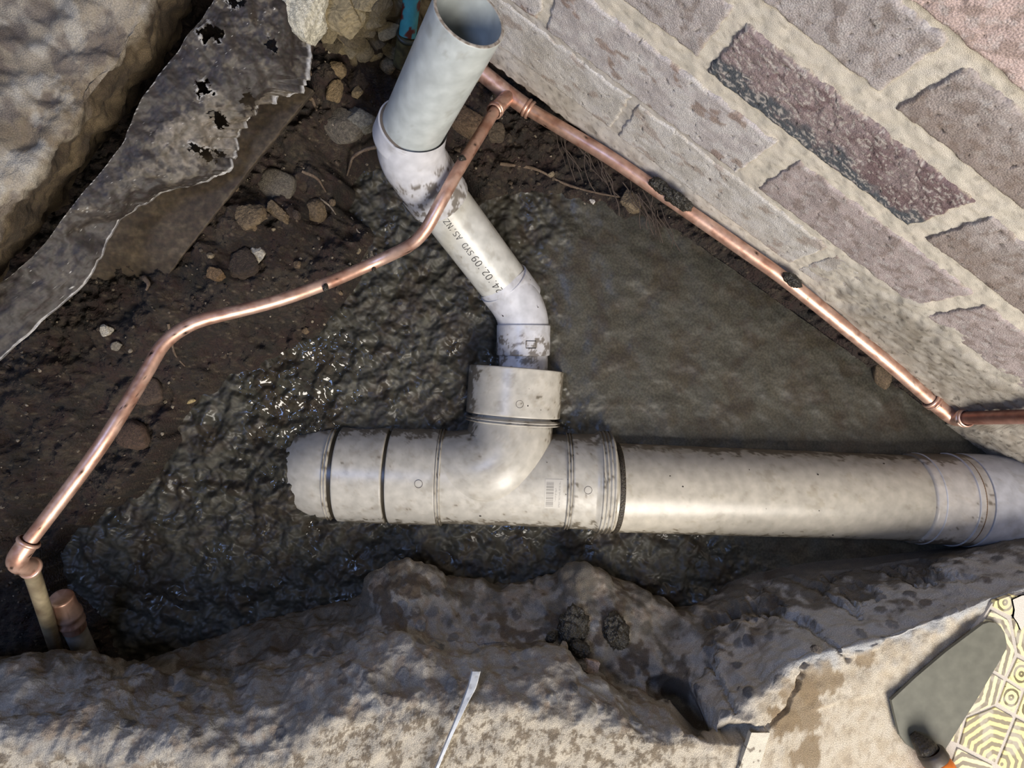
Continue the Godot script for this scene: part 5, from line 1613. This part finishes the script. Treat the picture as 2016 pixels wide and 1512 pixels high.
func build_clods() -> void:
	var dark := rgb(46, 42, 35)
	var list := [
		[Vector3(0.1905, -0.115, 0.4602), Vector3(0.042, 0.022, 0.030), -0.7, "dark oval lump of wet concrete on the broken slab, the right one of two", true],
		[Vector3(0.1468, -0.115, 0.4823), Vector3(0.034, 0.020, 0.048), 0.5, "dark ragged lump of wet concrete on the broken slab, the left one of two", true],
		[Vector3(0.1623, -0.105, 0.4964), Vector3(0.026, 0.016, 0.018), 0.2, "small lump of wet concrete just below the ragged lump", true],
		[Vector3(0.1287, -0.11, 0.505), Vector3(0.012, 0.010, 0.016), 0.2, "smallest dab of wet concrete left of the ragged lump", true],
		[Vector3(-0.0332, -0.0936, 0.015), Vector3(0.040, 0.020, 0.016), 0.0, "lump of wet concrete wedged between the copper wall pipe and the bricks", false],
		[Vector3(-0.0589, -0.0974, 0.013), Vector3(0.030, 0.014, 0.014), 0.0, "smaller dab of wet concrete against the bricks above the wedged lump", false],
		[Vector3(0.1285, -0.0868, 0.014), Vector3(0.026, 0.012, 0.014), 0.0, "dab of wet concrete on the upper side of the copper wall pipe, half way along", false],
		[Vector3(-0.2474, -0.0522, 0.1381), Vector3(0.008, 0.014, 0.008), 0.4, "wet blob of concrete on the copper branch just below the tee", false],
		[Vector3(-0.2867, -0.0668, 0.3262), Vector3(0.006, 0.006, 0.008), 0.4, "dark drip of concrete on the middle of the copper branch", false],
		[Vector3(-0.262, -0.0851, 0.2799), Vector3(0.005, 0.006, 0.006), 0.4, "tiny drip of concrete on the copper branch by the scratch ring", false]]
	for k in list.size():
		var r: Array = list[k]
		var ext: Vector3 = r[1]
		var nu := 60
		var nv := 40
		var P := PackedVector3Array()
		var C := PackedColorArray()
		for j in nv:
			var th := PI * j / (nv - 1)
			for i in nu:
				var ph := TAU * i / nu
				var d := Vector3(sin(th) * cos(ph), cos(th), sin(th) * sin(ph))
				var q: Vector3 = d * ext + Vector3(k, 0, 0)
				var rr: float = 0.5 + 0.16 * nz["b"].get_noise_3dv(q * 1.2) - 0.14 * (nz["cell2"].get_noise_3dv(q) + 0.6) + 0.05 * nz["c"].get_noise_3dv(q)
				P.append(d * rr * ext)
				C.append(mixc(dark, rgb(62, 57, 48), 0.5 + nz["c"].get_noise_3dv(q)))
		var o := single("concrete_clod", surf(P, nu, nv, C, Vector3.ZERO, true), M["clod"], r[3], "wet concrete", r[0])
		o.rotation.y = r[2]

func build_roots() -> void:
	var list := [
		[[Vector3(-0.3422, -0.12, 0.1589), Vector3(-0.3561, -0.128, 0.1699), Vector3(-0.3646, -0.135, 0.1831), Vector3(-0.3709, -0.15, 0.1956)], 0.0024, "grey curved root running left from the upper elbow"],
		[[Vector3(-0.2279, -0.155, 0.0797), Vector3(-0.1905, -0.16, 0.0509), Vector3(-0.1548, -0.162, 0.0467), Vector3(-0.1185, -0.165, 0.0364), Vector3(-0.0791, -0.166, 0.017)], 0.0022, "thin root sagging below the copper wall pipe"],
		[[Vector3(-0.3681, -0.118, 0.2433), Vector3(-0.3588, -0.128, 0.2424), Vector3(-0.3519, -0.14, 0.2442), Vector3(-0.3472, -0.15, 0.2459)], 0.0014, "pale thin root curling beside the rounded tan stone"],
		[[Vector3(-0.3908, -0.1, 0.2346), Vector3(-0.3759, -0.11, 0.2294), Vector3(-0.3675, -0.125, 0.233)], 0.0018, "brown root above the rounded tan stone"],
		[[Vector3(-0.3398, -0.18, 0.2334), Vector3(-0.3207, -0.184, 0.2449), Vector3(-0.3122, -0.184, 0.238)], 0.0013, "short whitish rootlet at the edge of the wet concrete"],
		[[Vector3(-0.4872, -0.07, 0.3938), Vector3(-0.475, -0.08, 0.4026), Vector3(-0.4586, -0.085, 0.4111)], 0.0026, "straight brown root below the torn edge of the sheet"],
		[[Vector3(-0.4455, -0.085, 0.4229), Vector3(-0.4361, -0.09, 0.4246), Vector3(-0.4346, -0.095, 0.4322)], 0.0030, "stubby pale root near the foot of the board"],
		[[Vector3(-0.4086, -0.125, 0.4516), Vector3(-0.3928, -0.14, 0.4798), Vector3(-0.3823, -0.145, 0.4859)], 0.0016, "thin dark root under the copper bend"],
		[[Vector3(-0.4217, -0.075, 0.1666), Vector3(-0.4145, -0.085, 0.1713), Vector3(-0.4097, -0.09, 0.1744)], 0.0022, "short thick root below the corner of the sheet"],
		[[Vector3(-0.3809, -0.1, 0.1647), Vector3(-0.3752, -0.105, 0.1646), Vector3(-0.3713, -0.11, 0.1647)], 0.0012, "white splinter on the grey-brown slab stone"]]
	var rng := RandomNumberGenerator.new()
	rng.seed = 71
	for k in 26:   # matted hair roots hanging out under the wall pipe
		var x := rng.randf_range(-0.20, -0.02)
		var a := Vector3(x, -0.140 + rng.randf_range(-0.012, 0.008), rng.randf_range(0.004, 0.02))
		var line := [a]
		for q in 4:
			a += Vector3(rng.randf_range(0.004, 0.02), rng.randf_range(-0.008, 0.001), rng.randf_range(0.0, 0.011))
			line.append(a)
		single("hair_root", rings(path_rings(bent(line, 0.01, 0.004), rng.randf_range(0.0004, 0.0009)), 5, func(_p: Vector3, _s: float, _n: Vector3) -> Color: return rgb(88, 74, 64)), M["root"], "fine dark hair root hanging out of the earth under the copper wall pipe", "root", Vector3.ZERO, "hair roots under the wall pipe")
	for r: Array in list:
		var pts := []
		for p: Vector3 in r[0]:
			pts.append(rest(p, r[1] * 0.8) if absf(p.y - soil_at(p.x, p.z)) < 0.05 else p)
		var line := bent(pts, 0.02, 0.003)
		var at := path_rings(line, r[1])
		for k in at.size():
			at[k][2] = r[1] * (1.0 - 0.6 * float(k) / at.size()) * (1.0 + 0.5 * nz["c"].get_noise_3dv(at[k][0]))
		var c := rgb(128, 110, 92) if r[1] > 0.0014 else rgb(178, 164, 146)
		single("root", rings(at, 10, func(p: Vector3, _s: float, _n: Vector3) -> Color: return mixc(c, rgb(84, 66, 52), 0.35 + nz["c"].get_noise_3dv(p)), true, true), M["root"], r[2], "root")

func build_strips() -> void:
	# flat sliver of white plastic lying across the slab edge
	var l := [Vector3(0.0542, -0.04, 0.5588), Vector3(0.0573, -0.033, 0.5709), Vector3(0.06, -0.024, 0.5885), Vector3(0.0635, -0.016, 0.6144), Vector3(0.069, -0.012, 0.6451), Vector3(0.0745, -0.012, 0.6714)]
	var r := [Vector3(0.0616, -0.04, 0.5543), Vector3(0.0647, -0.033, 0.5675), Vector3(0.0642, -0.024, 0.5859), Vector3(0.0664, -0.016, 0.6127), Vector3(0.0715, -0.012, 0.6437), Vector3(0.0766, -0.012, 0.6702)]
	var P := patch([l, r], 90, 8, 0.6)
	sliver("plastic_sliver", P, 90, 8, rgb(214, 218, 222), "narrow white plastic sliver lying down the broken slab edge", "plastic strip", M["pvc"])
	var l2 := [Vector3(0.3207, -0.0165, 0.4535), Vector3(0.3256, -0.0165, 0.4742), Vector3(0.3319, -0.0165, 0.4997), Vector3(0.3386, -0.0165, 0.5248)]
	var r2 := [Vector3(0.3378, -0.0165, 0.4432), Vector3(0.3436, -0.0165, 0.4633), Vector3(0.3503, -0.0165, 0.4887), Vector3(0.357, -0.0165, 0.514)]
	var P2 := patch([l2, r2], 90, 40, 0.6)
	sliver("mortar_strip", P2, 90, 40, rgb(232, 224, 206), "pale speckled mortar strip at the bottom edge of the slab", "mortar", M["mortar"])

func sliver(called: String, P: PackedVector3Array, nu: int, nv: int, base: Color, label: String, category: String, m: Material) -> void:
	var Q := PackedVector3Array()
	var C := PackedColorArray()
	# bottom row, top rows, bottom row: a strip with real thickness
	for j in range(-1, nv + 1):
		for i in nu:
			var jj := clampi(j, 0, nv - 1)
			var p := P[jj * nu + i]
			var lift := 0.0025 if j >= 0 and j < nv else -0.003
			Q.append(p + Vector3(0, lift + 0.0006 * nz["c"].get_noise_3dv(p), 0))
			C.append(mixc(base, rgb(120, 108, 92), sstep(0.25, 0.4, nz["c"].get_noise_3dv(p + Vector3(2, 0, 0))) * (0.8 if called == "mortar_strip" else 0.3)))
	single(called, surf(Q, nu, nv + 2, C, Vector3(0, 1, 0)), m, label, category)
